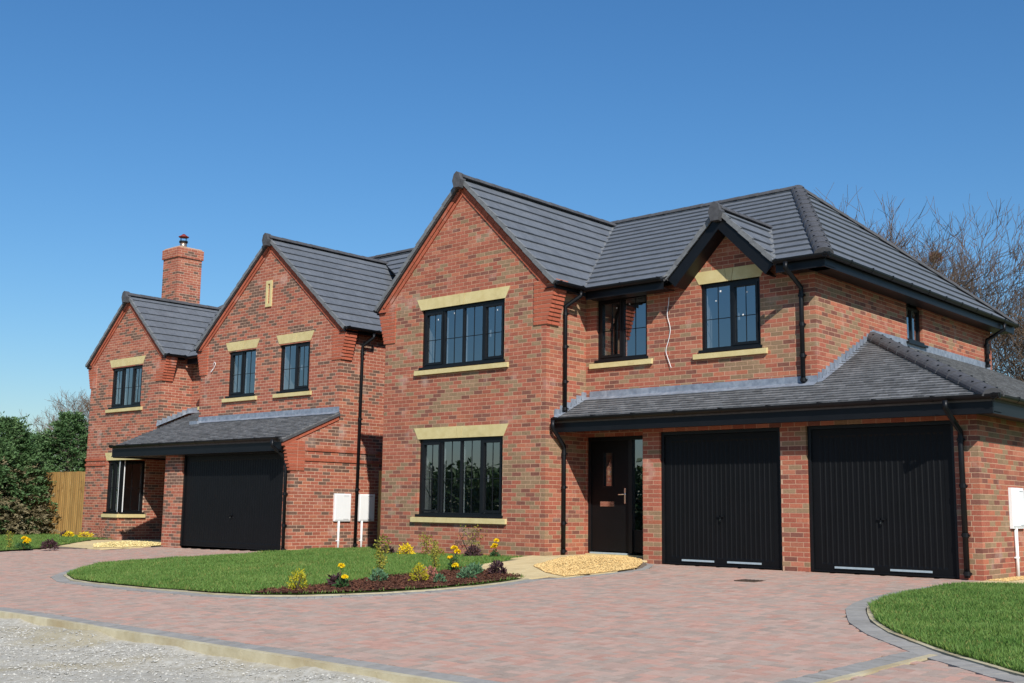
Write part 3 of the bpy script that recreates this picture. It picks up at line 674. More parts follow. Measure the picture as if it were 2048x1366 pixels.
def rake(house, xc, zc, half, tan, y, side, ti, base=-.0, top=.0):
    """two projecting courses of red brick following a gable slope; (xc,zc) apex of the underside line on plane y"""
    d = Vector((side, 0, -tan)).normalized(); nrm = Vector((d.z*-side*side, 0, 0)); nrm = Vector((-d.z*side*1.0, 0, d.x*side)).normalized()
    if nrm.z < 0: nrm = -nrm
    L = half*math.sqrt(1+tan*tan); O = Vector((xc, y, zc))
    for row, (off, pr) in enumerate(((-.215, .024), (-.137, .046))):
        a = .0 if row else .06
        s_ = a+(.1 if row else 0)-.1
        s_ = max(0, s_)
        while s_ < L:
            e = min(s_+.215, L)
            if e-s_ > .03:
                q = [O+d*s_+nrm*off, O+d*e+nrm*off, O+d*e+nrm*(off+.068), O+d*s_+nrm*(off+.068)]
                lo = [p for p in q]
                # keep the two slopes from crossing at the apex
                q = [Vector((xc+side*max(0.004, side*(p.x-xc)), p.y, p.z)) for p in q]
                house.raw([(p.x, y-pr, p.z) for p in q], [(p.x, y+.04, p.z) for p in q], ti)
            s_ = e+.01
    b = MB(); q = [O+nrm*-.22, O+d*L+nrm*-.22, O+d*L+nrm*-.008, O+nrm*-.008]; q = [Vector((xc+side*max(0.0, side*(p.x-xc)), p.y, p.z)) for p in q]
    b.prism([(p.x, y-.017, p.z) for p in q], [(p.x, y+.03, p.z) for p in q]); b.build('rake_mortar', house.mort, house.root)
def verge(house, xc, zc, half, tan, y, side, seg=.335):
    """dry verge caps along the slope edge"""
    d = Vector((side, 0, -tan)).normalized(); nrm = Vector((tan*side, 0, 1)).normalized(); L = half*math.sqrt(1+tan*tan); O = Vector((xc, y, zc)); k = round(L/seg)
    for i in range(k):
        a, e = L*i/k, L*(i+1)/k
        b = MB(); p0, p1 = O+d*a, O+d*e
        b.prism([p0+nrm*.016, p1+nrm*.036, p1-nrm*.05, p0-nrm*.06], [Vector(p)+Vector((0, .06, 0)) for p in (p0+nrm*.016, p1+nrm*.036, p1-nrm*.05, p0-nrm*.06)]); b.build('verge_cap', VERGE, house.root)
def kneeler(house, xcor, side, y, z0, z1, ti, inner=.30, depth=.32, out=.26):
    """corbelled brick kneeler at a gable corner; side=+1 grows to +X"""
    k = round((z1-z0)/.075)
    for i in range(k):
        za = z0+i*.075; o_ = .02+out*(i+1)/k; pr = .022
        xo = xcor+side*o_; xi = xcor-side*inner; mid = xcor-side*(inner/2-(.05 if i % 2 else -.06))
        for (a, b_) in ((xi, mid-side*.005), (mid+side*.005, xo)):
            a, b_ = min(a, b_), max(a, b_)
            house.raw([(a, y-pr, za), (b_, y-pr, za), (b_, y-pr, za+.061), (a, y-pr, za+.061)], [(a, y+.09, za), (b_, y+.09, za), (b_, y+.09, za+.061), (a, y+.09, za+.061)], ti)
        # side return brick
        a, b_ = min(xcor-side*.05, xo), max(xcor-side*.05, xo)
        house.raw([(a, y+.1, za), (b_, y+.1, za), (b_, y+.1, za+.061), (a, y+.1, za+.061)], [(a, y+depth, za), (b_, y+depth, za), (b_, y+depth, za+.061), (a, y+depth, za+.061)], ti)
        b = MB(); om = o_-.02; a, b_ = min(xi, xcor+side*om), max(xi, xcor+side*om); b.box(a+.004, b_-.004, y-pr+.006, y+depth-.006, za-.004, za+.071); b.build('kneeler_mortar', house.mort, house.root)
def cap_end(house, xc, z, y, w_=.27, h=.34):
    b = MB(); P = [(-w_*.5, -.06), (-w_*.32, .07), (0, .12), (w_*.32, .07), (w_*.5, -.06), (w_*.3, -h+.08), (-w_*.3, -h+.08)]
    b.prism([(xc+a, y-.10, z+c) for a, c in P], [(xc+a, y+.06, z+c) for a, c in P]); b.build('ridge_end_cap', RIDGE, house.root)
def lead_apron(house, x0, x1, ywall, z, tan, up=.13, down=.15):
    b = MB(); b.box(x0, x1, ywall-.012, ywall-.002, z+.0, z+up); P = [(ywall-.004, z+.012), (ywall-down, z+.028-down*tan), (ywall-down, z+.036-down*tan), (ywall-.004, z+.03)]
    b.prism([(x0, y, c) for y, c in P], [(x1, y, c) for y, c in P]); b.build('lead_flashing', LEAD, house.root)
def lead_steps(house, xw, nx, ya, za, yb, zb, step=.15):
    """stepped lead up a roof/wall junction on plane x=xw"""
    k = max(1, round(abs(yb-ya)/step))
    for i in range(k):
        t0, t1 = i/k, (i+1)/k; y0, y1 = ya+(yb-ya)*t0, ya+(yb-ya)*t1+.02*(1 if yb > ya else -1); c0, c1 = za+(zb-za)*t0, za+(zb-za)*t1
        b = MB(); P = [(y0, c0), (y1, c1), (y1, c1+.12), (y0+(y1-y0)*.15, c1+.12)]
        b.prism([(xw+nx*.013, y, z) for y, z in P], [(xw+nx*.002, y, z) for y, z in P]); b.build('lead_flashing', LEAD, house.root)
    b = MB(); b.prism([(xw+nx*.004, ya, za+.016), (xw+nx*.09, ya, za+.024), (xw+nx*.09, yb, zb+.024), (xw+nx*.004, yb, zb+.016)], [(xw+nx*.004, ya, za+.03), (xw+nx*.09, ya, za+.03), (xw+nx*.09, yb, zb+.03), (xw+nx*.004, yb, zb+.03)]); b.build('lead_flashing', LEAD, house.root)
def garage_door(house, O, s0, s1, z0, z1, ribs, label=None, strips=True, set_=.085, handle_z=.78):
    """pressed steel up-and-over door with vertical ribs, in a front wall (n=-Y)"""
    x0, x1 = O[0]+s0, O[0]+s1; y = O[1]+set_
    fr = MB(); f = .055
    fr.box(x0, x0+f, y-.03, y+.06, z0, z1); fr.box(x1-f, x1, y-.03, y+.06, z0, z1); fr.box(x0+f, x1-f, y-.03, y+.06, z1-f, z1)
    d = fr.build('garage_door', FRAME, house.root)
    if label: d['label'] = label
    b = MB(); a0, a1, zb, zt = x0+f+.006, x1-f-.006, z0+.02, z1-f-.006
    prof = []; m = .11; w_ = (a1-a0-2*m)/ribs
    pts = [(a0, 0), (a0+m, 0)]
    for i in range(ribs):
        p = a0+m+i*w_; pts += [(p+w_*.12, .0), (p+w_*.24, .006), (p+w_*.76, .006), (p+w_*.88, 0)]
    pts += [(a1-m, 0), (a1, 0)]
    zs = [(zb, 0), (zb+.09, 0), (zb+.12, 1), (zt-.13, 1), (zt-.10, 0), (zt, 0)]
    for i in range(len(pts)-1):
        for k in range(len(zs)-1):
            (pa, da), (pb, db) = pts[i], pts[i+1]; (ka, ma), (kb, mb_) = zs[k], zs[k+1]
            b.poly([(pa, y+da*ma, ka), (pb, y+db*ma, ka), (pb, y+db*mb_, kb), (pa, y+da*mb_, kb)])
    pn = b.build('door_panel', GDOOR, d)
    h = MB(); xc = (x0+x1)/2; h.box(xc-.06, xc+.06, y-.03, y-.012, handle_z+.03, handle_z+.05); h.box(xc-.012, xc+.012, y-.03, y+.01, handle_z-.05, handle_z+.05); h.build('door_handle', BLACK, d)
    h = MB(); h.tube([(xc, y-.035, handle_z-.015), (xc, y-.02, handle_z-.015)], .012, 8); h.build('lock', CHROME, d)
    sl = MB(); sl.box(a0, a1, y-.018, y+.03, z0-.0, z0+.019); sl.build('bottom_seal', BLACK, d)
    if strips:
        for (p, q) in ((.17, .44), (.55, .82)):
            t = MB(); t.box(x0+(x1-x0)*p, x0+(x1-x0)*q, y-.016, y-.001, z0+.055, z0+.085); t.build('bottom_strip', ALU, d)
    # dark garage interior behind is closed by the door itself
    return d
T_H1 = [(B_RED, .40), (B_ORA, .13), (B_BUF, .22), (B_PUR, .15), (B_PNK, .10)]
T_H2 = [(B_RED, .46), (B_ORA, .10), (B_DAR, .31), (B_PNK, .13)]

# ================================================================== right-hand house
H = House(thing('brick_house', 'right brick house with black double garage, front porch and hipped grey roof', 'house', (-5.5, 2.5, 0)), T_H1, MORT1, 0.)
XB0, XB1, YB, YM, XM, YBK = -11.86, -7.46, -.62, .56, -2.70, 8.64
KN = len(T_H1)
w1 = (1.076, 3.354)
H.wall((XB0, YB), (1, 0), [(0, -.15), (4.4, -.15), (4.4, 5.1), (2.2, 7.22), (0, 5.1)], [(w1[0], w1[1], .75, 2.25), (w1[0], w1[1], 3.675, 4.875)], 'A', 'A')
H.wall((XB1, YB), (0, 1), [(0, -.15), (1.18, -.15), (1.18, 4.95), (0, 4.95)], (), 'B', None)
H.wall((XB1, YM), (1, 0), [(0, -.15), (1.75, -.15), (1.75, 3.0), (0, 3.0)], [(.03, 1.33, .1, 2.25)], None, None)
H.wall((XB1, YM), (1, 0), [(0, 3.0), (4.76, 3.0), (4.76, 4.95), (0, 4.95)], [(.252, 1.412, 3.675, 4.875), (2.559, 3.744, 3.675, 4.875)], None, 'A')
H.wall((XB1, YM), (1, 0), [(2.13, 4.95), (4.17, 4.95), (3.15, 5.97)], ())
H.wall((XM, YM), (0, 1), [(0, 2.9), (8.08, 2.9), (8.08, 4.95), (0, 4.95)], [(3.68, 4.42, 4.125, 4.875)], 'B', None)
H.wall((-5.757, 0), (1, 0), [(0, -.15), (5.757, -.15), (5.757, 2.4), (0, 2.4)], [(.351, 2.662, -.15, 2.25), (3.112, 5.42, -.15, 2.25)], 'A', 'A')
H.wall((0, 0), (0, 1), [(0, -.15), (8.6, -.15), (8.6, 2.4), (0, 2.4)], (), 'B', None)
H.wall((-5.757, .56), (0, -1), [(0, -.15), (.56, -.15), (.56, 2.4), (0, 2.4)], (), None, 'B', visible=False)
H.wall((XB0, .5), (0, -1), [(0, -.15), (1.12, -.15), (1.12, 4.95), (0, 4.95)], (), None, 'B', visible=False)
PLW = mat('plain_brick', lin(164, 92, 74), lin(128, 92, 72), scale=9, rough=.9)
b = MB(); b.box(XB0, XB0+.1, .5, YBK, -.15, 5.0); b.build('wall', PLW, H.root)
b = MB(); b.box(XB0+.1, 0, YBK, YBK+.1, -.15, 2.4); b.build('wall', PLW, H.root); b = MB(); b.box(XB0+.1, XM, YBK, YBK+.1, 2.4, 5.0); b.build('wall', PLW, H.root)
b = MB(); b.box(XB0+.1, XB1-.1, YB+.102, YB+.11, 4.9, 5.05); b.poly([(XB0+.1, YB+.15, 5.05), (XB1-.1, YB+.15, 5.05), (-9.66, YB+.15, 7.2)]); b.build('wall', PLW, H.root)
# windows
window(H, (XB0, YB), (1, 0), *w1, .75, 2.25, (1, 1, 1, 1), sash=(0, 3), roomd=3.5, bars=True)
window(H, (XB0, YB), (1, 0), *w1, 3.675, 4.875, (1, 1, 1, 1), sash=(0, 3), stickers=1)
window(H, (XB1, YM), (1, 0), .252, 1.412, 3.675, 4.875, (1, 1), sash=(0,), lintel=False, stickers=1, rw=.2)
window(H, (XB1, YM), (1, 0), 2.559, 3.744, 3.675, 4.875, (1, 1), sash=(1,), stickers=2, rw=.5)
window(H, (XM, YM), (0, 1), 3.68, 4.42, 4.125, 4.8, (1, 1), bars=False, sill=False, lintel=False, rw=.3)
b = MB(); b.box(XM-.0, XM+.07, YM+3.6, YM+4.5, 4.06, 4.10); b.build('window_sill', FRAME, H.root)
# roof planes
TB, TM = .98, .572
ze = 5.0; RX, RY, RZ = -5.03, 4.6, 7.55; YE = .14; XE = -2.30
va, vb = (-7.2, YE, ze), (-9.66, YE+(7.43-ze)/TM, 7.43)
def zm(y): return ze+TM*(y-YE)
dx = -4.31; dtopY = YE+1.08/TM; dz_ = 6.08
dl, dr, da = (dx-1.1, YE, ze), (dx+1.1, YE, ze), (dx, dtopY, zm(dtopY))
rl = (-11.95, RY, RZ)
def on_main(x, y): return (x, y, zm(y))
hipx = lambda t: (XE+(RX-XE)*t, YE+(RY-YE)*t, ze+(RZ-ze)*t)
tq = (dx-XE)/(RX-XE)                      # where the hip line passes over the dormer axis
H.slope([[va, dl, da, hipx(tq), (RX, RY, RZ), (vb[0], RY, RZ), on_main(vb[0], vb[1])], [dr, (XE, YE, ze), hipx(tq), da], [(vb[0], RY, RZ), on_main(vb[0], vb[1]), (-11.95, RY, RZ)]], (-8, YE, ze), (1, 0, 0), .335, .33, .032)
H.slope([[(XE, YE, ze), (XE, 9.06, ze), (RX, RY, RZ)]], (XE, YE, ze), (0, 1, 0), .335, .33, .032)
b = MB(); b.poly([(XE, 9.06, ze), (-11.95, 9.06, ze), (-11.95, RY, RZ), (RX, RY, RZ)]); b.poly([(-11.86, YE, ze), (-11.86, 9.06, ze), (-11.86, RY, RZ)]); b.build('rear_roof', TILE, H.root)
VY = -.73
H.slope([[(-7.2, VY+.03, 5.02), (-7.2, YE, 5.02), (-9.66, vb[1], 7.43), (-9.66, VY+.03, 7.43)]], (-7.2, VY, 5.02), (0, 1, 0), .345, .33, .032)
H.slope([[(-12.12, VY+.03, 5.02), (-12.12, 4.3, 5.02), (-9.66, 4.3, 7.43), (-9.66, VY+.03, 7.43)]], (-12.12, VY, 5.02), (0, 1, 0), .345, .33, .032)
DY = .22
H.slope([[(dx+1.1, DY, 5.0), (dx+1.1, YE+.1, 5.0), (dx, dtopY, 6.08), (dx, DY, 6.08)]], (dx+1.1, DY, 5.0), (0, 1, 0), .335, .33, .032)
H.slope([[(dx-1.1, DY, 5.0), (dx-1.1, YE+.1, 5.0), (dx, dtopY, 6.08), (dx, DY, 6.08)]], (dx-1.1, DY, 5.0), (0, 1, 0), .335, .33, .032)
# plain tiled garage and porch roof
TG = .47; GY, GX, GZ = -.42, .40, 2.52
def zg(y): return GZ+TG*(y-GY)
hk = XM-GX; hipg = (XM, GY-hk, GZ-TG*hk)
H.slope([[(XB1+.01, GY, GZ), (XM, GY, GZ), (XM, YM-.005, zg(YM)), (XB1+.01, YM-.005, zg(YM))], [(XM, GY, GZ), (GX, GY, GZ), hipg]], (XB1, GY, GZ), (1, 0, 0), .115, .165, .025, 'plain')
H.slope([[(GX, GY, GZ), (GX, 8.7, GZ), (XM+.01, 8.7, hipg[2]), hipg]], (GX, GY, GZ), (0, 1, 0), .115, .165, .025, 'plain')
# ridges, hips, valleys, verges
ridge_run(H, (-9.66, VY-.03, 7.425), (-9.66, vb[1]-.05, 7.425), .125, .45)
ridge_run(H, (RX, RY, RZ-.01), (-11.95, RY, RZ-.01), .125, .45)
ridge_run(H, (XE-.02, YE-.0, ze-.01), (RX-.03, RY+.02, RZ-.01), .15, .42, 'hip_tile', nails=True)
ridge_run(H, (XE-.02, 9.06, ze-.01), (RX-.03, RY-.02, RZ-.01), .13, .42, 'hip_tile')
ridge_run(H, (GX-.02, GY+.02, GZ), (hipg[0]-.02, hipg[1]+.02, hipg[2]+.01), .15, .40, 'hip_tile', nails=True)
ridge_run(H, (dx, DY-.05, 6.07), (dx, dtopY-.1, 6.07), .11, .45)
for (p, q) in ((va, vb), ((dx+1.1, YE, ze+.0), da), ((dx-1.1, YE, ze), da)):
    p, q = Vector(p), Vector(q); d = (q-p).normalized(); sd_ = d.cross(Vector((0, 0, 1))).normalized()*.035
    for k in range(6):
        a, c = p.lerp(q, k/6), p.lerp(q, (k+1)/6+.01); b = MB(); up = Vector((0, 0, .032+.003*(k % 2)))
        b.prism([a-sd_+up, a+sd_+up, c+sd_+up, c-sd_+up], [a-sd_, a+sd_, c+sd_, c-sd_]); b.build('valley_trim', VERGE, H.root)
for sd_ in (-1, 1):
    rake(H, -9.66, 7.40, 2.32, TB, YB, sd_, KN); verge(H, -9.66, 7.43, 2.46, TB, VY, sd_); kneeler(H, XB1 if sd_ > 0 else XB0, sd_, YB, 4.275, 5.1, KN, out=.23)
    verge(H, dx, 6.08, 1.1, TB, DY-.03, sd_)
    # barge boards of the small gable
    b = MB(); d = Vector((sd_, 0, -TB)).normalized(); nn = Vector((TB*sd_, 0, 1)).normalized(); p0 = Vector((dx, DY, 6.08))-nn*.055; p1 = p0+d*1.52
    lowz = [p0, p1, p1-nn*.22, p0-nn*.22]; lowz = [Vector((dx+sd_*max(0, sd_*(p.x-dx)), p.y, p.z)) for p in lowz]; lowz[3] = Vector((dx, DY, p0.z-.22*math.sqrt(1+TB*TB)))
    lowz[0] = Vector((dx, DY, 6.08-.055*math.sqrt(1+TB*TB)))
    b.prism([p for p in lowz], [p+Vector((0, .022, 0)) for p in lowz]); b.build('barge_board', BLACK, H.root)
    b = MB(); b.prism([p+Vector((0, .022, 0)) for p in (lowz[3], lowz[2], lowz[2]+nn*.02, lowz[3]+Vector((0, 0, .028)))], [Vector((p.x, YM-.003, p.z)) for p in (lowz[3], lowz[2], lowz[2]+nn*.02, lowz[3]+Vector((0, 0, .028)))]); b.build('soffit', BLACK, H.root)
cap_end(H, -9.66, 7.43, VY-.01, .23, .29); cap_end(H, dx, 6.08, DY-.03, .24, .3)
# gutters
gutter(H, (-7.10, VY+.05, 5.03), (-7.10, YE-.06, 5.03), (1, 0, 0), .12, .25)
gutter(H, (-7.16, YE-.10, 5.0), (dx-1.1, YE-.10, 5.0), (0, -1, 0), .2, .36)
gutter(H, (dx+1.12, YE-.10, 5.0), (XE+.10, YE-.10, 5.0), (0, -1, 0), .2, .36, c1=.118)
gutter(H, (XE+.10, YE-.10, 5.0), (XE+.10, 9.1, 5.0), (1, 0, 0), .2, .36, c0=.139)
gutter(H, (-12.22, VY+.05, 5.03), (-12.22, 8, 5.03), (-1, 0, 0), .12, .25)
gutter(H, (XB1+.015, GY-.08, 2.55), (GX+.08, GY-.08, 2.55), (0, -1, 0), .26, .32, c1=.118)
gutter(H, (GX+.08, GY-.07, 2.55), (GX+.08, 8.7, 2.55), (1, 0, 0), .26, .32, c0=.139)
# lead
lead_apron(H, XB1+.1, XM-.0, YM, zg(YM), TG)
lead_steps(H, XB1, 1, GY+.02, zg(GY+.02), YM, zg(YM)); lead_steps(H, XM, 1, YM-.01, zg(YM), hipg[1]+.05, hipg[2])
b = MB(); b.box(XM+.002, XM+.012, hipg[1], 8.6, hipg[2]+.02, hipg[2]+.15); b.build('lead_flashing', LEAD, H.root)
# downpipes
downpipe(H, [(-7.16, .02, 4.93), (-7.16, .02, 4.86), (-7.40, -.14, 4.66), (-7.40, -.14, 4.55), (-7.40, -.14, zg(-.14)+.03)])
downpipe(H, [(-7.36, GY-.12, 2.50), (-7.36, GY-.12, 2.36), (-7.40, -.16, 2.05), (-7.40, -.16, 1.95), (-7.40, -.16, .10)])
downpipe(H, [(-2.92, YE-.16, 4.92), (-2.92, YE-.16, 4.82), (-2.92, .50, 4.58), (-2.92, .50, 4.48), (-2.92, .50, zg(.5)+.05)])
downpipe(H, [(-.23, GY-.13, 2.48), (-.23, GY-.13, 2.38), (-.22, -.05, 2.08), (-.22, -.05, 2.0), (-.21, -.05, .03)])
downpipe(H, [(XE+.04, 8.3, 4.92), (XE+.04, 8.3, 4.8), (-2.64, 8.3, 4.6), (-2.64, 8.3, 4.5), (-2.64, 8.3, hipg[2]+.05)])
# garage doors
garage_door(H, (-5.757, 0), .351, 2.662, .012, 2.25, 22, 'black ribbed garage door next to the front porch')
garage_door(H, (-5.757, 0), 3.112, 5.42, .012, 2.25, 22, 'black ribbed garage door at the right corner')
# front door
fd = MB(); dx0, dx1, dy = -7.43, -6.13, YM+.09
fd.box(dx0, dx0+.07, dy-.05, dy+.05, .13, 2.25); fd.box(dx1-.05, dx1, dy-.05, dy+.05, .13, 2.25); fd.box(dx0+.07, dx1-.05, dy-.05, dy+.05, 2.18, 2.25); fd.box(-6.50, -6.42, dy-.05, dy+.05, .13, 2.18)
fdo = fd.build('front_door', FRAME, H.root); fdo['label'] = 'black front door with narrow glazed slot and side light'
lf = MB(); ax, bx, az, bz = -7.07, -6.88, 1.34, 1.95
for q in ((-7.355, ax, .15, 2.18), (bx, -6.502, .15, 2.18), (ax, bx, .15, az), (ax, bx, bz, 2.18)): lf.box(q[0], q[1], dy-.03, dy+.012, q[2], q[3])
lfo = lf.build('door_leaf', GDOOR, fdo)
fm = MB()
for q in ((ax-.02, ax, az-.02, bz+.02), (bx, bx+.02, az-.02, bz+.02), (ax, bx, az-.02, az), (ax, bx, bz, bz+.02)): fm.box(q[0], q[1], dy-.04, dy-.03, q[2], q[3])
fm.build('glazing_trim', FRAME, fdo)
for q in ((ax, bx, az, bz), (-6.42, -6.18, .55, 2.18)):
    gm = MB(); gm.poly([(q[0], dy, q[2]), (q[1], dy, q[2]), (q[1], dy, q[3]), (q[0], dy, q[3])]); gm.build('pane', GLASS, fdo)
gm = MB(); gm.box(-6.42, -6.18, dy-.02, dy+.02, .15, .55); gm.build('panel', GDOOR, fdo)
for (za_, zb_, w_) in ((1.42, 1.50, .02), (1.52, 1.66, .035), (1.68, 1.72, .02)):   # leaded diamond motif in the slot
    k = MB(); xc = (ax+bx)/2; k.prism([(xc, dy-.006, za_), (xc+w_, dy-.006, (za_+zb_)/2), (xc, dy-.006, zb_), (xc-w_, dy-.006, (za_+zb_)/2)], [(xc, dy-.002, za_), (xc+w_, dy-.002, (za_+zb_)/2), (xc, dy-.002, zb_), (xc-w_, dy-.002, (za_+zb_)/2)]); k.build('lead_motif', CHROME, fdo)
k = MB(); k.box(-7.15, -6.83, dy-.042, dy-.03, .965, 1.055); k.build('letter_plate', CHROME, fdo)
k = MB(); k.box(-6.60, -6.565, dy-.045, dy-.03, 1.02, 1.3); k.tube([(-6.582, dy-.03, 1.19), (-6.582, dy-.075, 1.19), (-6.71, dy-.075, 1.185)], .011, 8); k.build('door_handle', CHROME, fdo)
k = MB(); k.box(-7.36, -6.5, dy-.09, dy-.0, .10, .128); k.build('threshold', ALU, fdo)
k = MB(); k.box(-7.44, -5.78, YM-.03, YM+.05, -.05, .098); k.build('door_step', STONE, H.root)
k = MB(); k.box(-7.40, -6.15, dy+1.2, dy+1.25, 0, 2.3); k.box(-7.42, -7.40, dy+.06, dy+1.25, 0, 2.3); k.box(-6.12, -6.10, dy+.06, dy+1.25, 0, 2.3); k.box(-7.42, -6.1, dy+.06, dy+1.25, 2.3, 2.32); k.build('hallway', PLAST, H.root)
H.finish()
# cable hanging on the wall
cb = [(-5.55, .545, 4.72), (-5.55, .53, 4.6), (-5.58, .53, 4.4), (-5.53, .535, 4.2), (-5.52, .53, 4.08), (-5.56, .53, 3.92), (-5.61, .525, 3.76), (-5.58, .53, 3.63), (-5.5, .525, 3.43)]
def smooth_pts(p, n=6):
    P = [Vector(q) for q in p]; out = []
    for i in range(len(P)-1):
        a, b_, c, d = P[max(i-1, 0)], P[i], P[i+1], P[min(i+2, len(P)-1)]
        for k in range(n):
            t = k/n; out.append(.5*((2*b_)+(c-a)*t+(2*a-5*b_+4*c-d)*t*t+(3*b_-a-3*c+d)*t**3))
    return out+[P[-1]]
k = MB(); k.tube(smooth_pts(cb), .006, 6); tag(k.build('cable', WHITE, smooth=True), 'loose white cable dangling down the wall between the two upper windows', 'cable')
# ================================================================== left-hand house
G2 = -.12
L = House(thing('brick_house', 'left brick house with two steep front gables, tall chimney and wide black garage', 'house', (-20, 2.5, -.12)), T_H2, MORT2, G2)
KN = len(T_H2); X2, YG, YF = -14.71, -.77, .53
L.wall((-19.858, YG), (1, 0), [(0, -.42), (5.148, -.42), (5.148, 2.35), (0, 2.35)], [(.767, 4.885, -.42, 2.13)], 'A', 'A')
L.wall((X2, YG), (0, 1), [(0, -.42), (4.2, -.42), (4.2, 2.97), (1.3, 2.97), (0, 2.40)], (), 'B', None)
L.wall((X2, YG), (0, 1), [(1.3, 2.97), (4.2, 2.97), (4.2, 5.05), (1.3, 5.05)], (), 'B', None)
L.wall((-20.5, YF), (1, 0), [(0, 2.8), (5.79, 2.8), (5.79, 5.05), (2.895, 7.42), (0, 5.05)], [(1.248, 2.44, 3.66, 4.86), (3.427, 4.632, 3.66, 4.86)], 'A', 'A')
L.wall((-26.38, YF), (1, 0), [(0, 2.355), (3.95, 2.355), (3.95, 5.05), (1.975, 6.77), (0, 5.05)], [(1.169, 2.881, 3.66, 4.86)], 'A', 'A')
L.wall((-26.38, YF), (1, 0), [(0, -.42), (2.04, -.42), (2.04, 2.355), (0, 2.355)], [(1.25, 2.04, .63, 2.13)], 'A', 'A')
L.wall((-24.34, YF), (0, 1), [(0, -.42), (2.2, -.42), (2.2, 2.355), (0, 2.355)], [(0, .78, .63, 2.13)], 'B', None)
L.wall((-22.43, YF), (0, 1), [(0, 2.355), (.97, 2.355), (.97, 5.0), (0, 5.0)], (), 'B', None)
L.wall((-22.43, 1.5), (1, 0), [(0, 2.355), (1.93, 2.355), (1.93, 5.0), (0, 5.0)], [(.55, 1.5, 3.66, 4.86)], None, None)
L.wall((-26.38, 1.53), (0, -1), [(0, -.42), (1.0, -.42), (1.0, 5.0), (0, 5.0)], (), None, 'B', visible=False)
L.wall((-20.5, 1.5), (0, -1), [(0, 2.8), (.97, 2.8), (.97, 5.0), (0, 5.0)], (), None, 'B', visible=False)
L.wall((-19.858, 2.69), (0, -1), [(0, -.42), (3.46, -.42), (3.46, 2.35), (0, 2.35)], (), None, 'B', visible=False)
for q in ((-24.3, -19.8, 2.7, 2.8, -.4, 2.4), (-26.38, -26.28, 1.53, 6.9, -.4, 5.0), (-26.28, X2, 6.8, 6.9, -.4, 5.0)):
    k = MB(); k.box(*q); k.build('wall', PLW, L.root)
k = MB(); k.poly([(X2-.1, 3.43, 5), (X2-.1, 6.8, 5), (X2-.1, 4.9, 7.9)]); k.box(X2-.1, X2, 3.43, 6.8, -.4, 5.0); k.build('wall', PLW, L.root)
# porch ceiling and beam under the overhanging gable
k = MB(); k.box(-24.33, -22.44, YF+.005, 2.7, 2.26, 2.35); k.build('porch_ceiling', BLACK, L.root)
# string courses
def band(x0, x1, y0, y1, along, z):
    """one course of projecting red brick"""
    if along == 'x':
        a = x0
        while a < x1-.03:
            e = min(a+.215, x1); L.raw([(a, y0, z), (e, y0, z), (e, y0, z+.068), (a, y0, z+.068)], [(a, y1, z), (e, y1, z), (e, y1, z+.068), (a, y1, z+.068)], KN); a = e+.01
    else:
        a = y0
        while a < y1-.03:
            e = min(a+.215, y1); L.raw([(x1, a, z), (x1, e, z), (x1, e, z+.068), (x1, a, z+.068)], [(x0, a, z), (x0, e, z), (x0, e, z+.068), (x0, a, z+.068)], KN); a = e+.01
for z in (1.905, 2.13):
    band(X2-.05, X2+.024, -.40, 3.4, 'y', z)
for z in (1.98, 2.13): band(-26.40, -25.2, YF-.024, YF+.05, 'x', z)
window(L, (-20.5, YF), (1, 0), 1.248, 2.44, 3.66, 4.86, (1, 1), sash=(0,), rw=.3)
window(L, (-20.5, YF), (1, 0), 3.427, 4.632, 3.66, 4.86, (1, 1), sash=(1,), rw=.3)
window(L, (-26.38, YF), (1, 0), 1.169, 2.881, 3.66, 4.86, (1, 1, 1), sash=(0, 2), rw=.3)
window(L, (-22.43, 1.5), (1, 0), .55, 1.5, 3.66, 4.86, (1, 1), lintel=False, rw=.1)
window(L, (-26.38, YF), (1, 0), 1.25, 2.0, .63, 2.13, (1, 1), sash=(0,), room=False, lintel=False, sillw=.06, inner=False)
k = MB(); k.poly([(-26.2, .7, .2), (-24.45, .7, .2), (-24.45, 3.4, .2), (-26.2, 3.4, .2)]); k.poly([(-26.2, .7, 2.33), (-24.45, .7, 2.33), (-24.45, 3.4, 2.33), (-26.2, 3.4, 2.33)]); k.poly([(-26.2, .7, .2), (-26.2, 3.4, .2), (-26.2, 3.4, 2.33), (-26.2, .7, 2.33)]); k.poly([(-26.2, 3.4, .2), (-24.45, 3.4, .2), (-24.45, 3.4, 2.33), (-26.2, 3.4, 2.33)]); k.poly([(-25.15, .66, .6), (-25.15, .95, .6), (-25.15, .95, 2.15), (-25.15, .66, 2.15)]); k.build('room', PLAST, L.root)
window(L, (-24.34, YF), (0, 1), .04, .78, .63, 2.13, (1,), lintel=False, room=False, sillw=.05, inner=False)
k = MB(); P = [(-25.17, 2.13), (-22.5, 2.13), (-22.5, 2.352), (-25.29, 2.352)]; k.prism([(a, YF-.008, z) for a, z in P], [(a, YF+.09, z) for a, z in P]); k.build('lintel', STONE, L.root)
# slit opening in the gable
k = MB()
for q in ((-17.72, -17.645, 5.86, 6.53), (-17.555, -17.48, 5.86, 6.53), (-17.645, -17.555, 5.86, 5.94), (-17.645, -17.555, 6.45, 6.53)): k.box(q[0], q[1], YF-.03, YF+.05, q[2], q[3])
sl = k.build('slit_surround', STONE, L.root)
k = MB(); k.box(-17.645, -17.555, YF+.042, YF+.05, 5.94, 6.45); k.build('slit_back', STONE, sl)
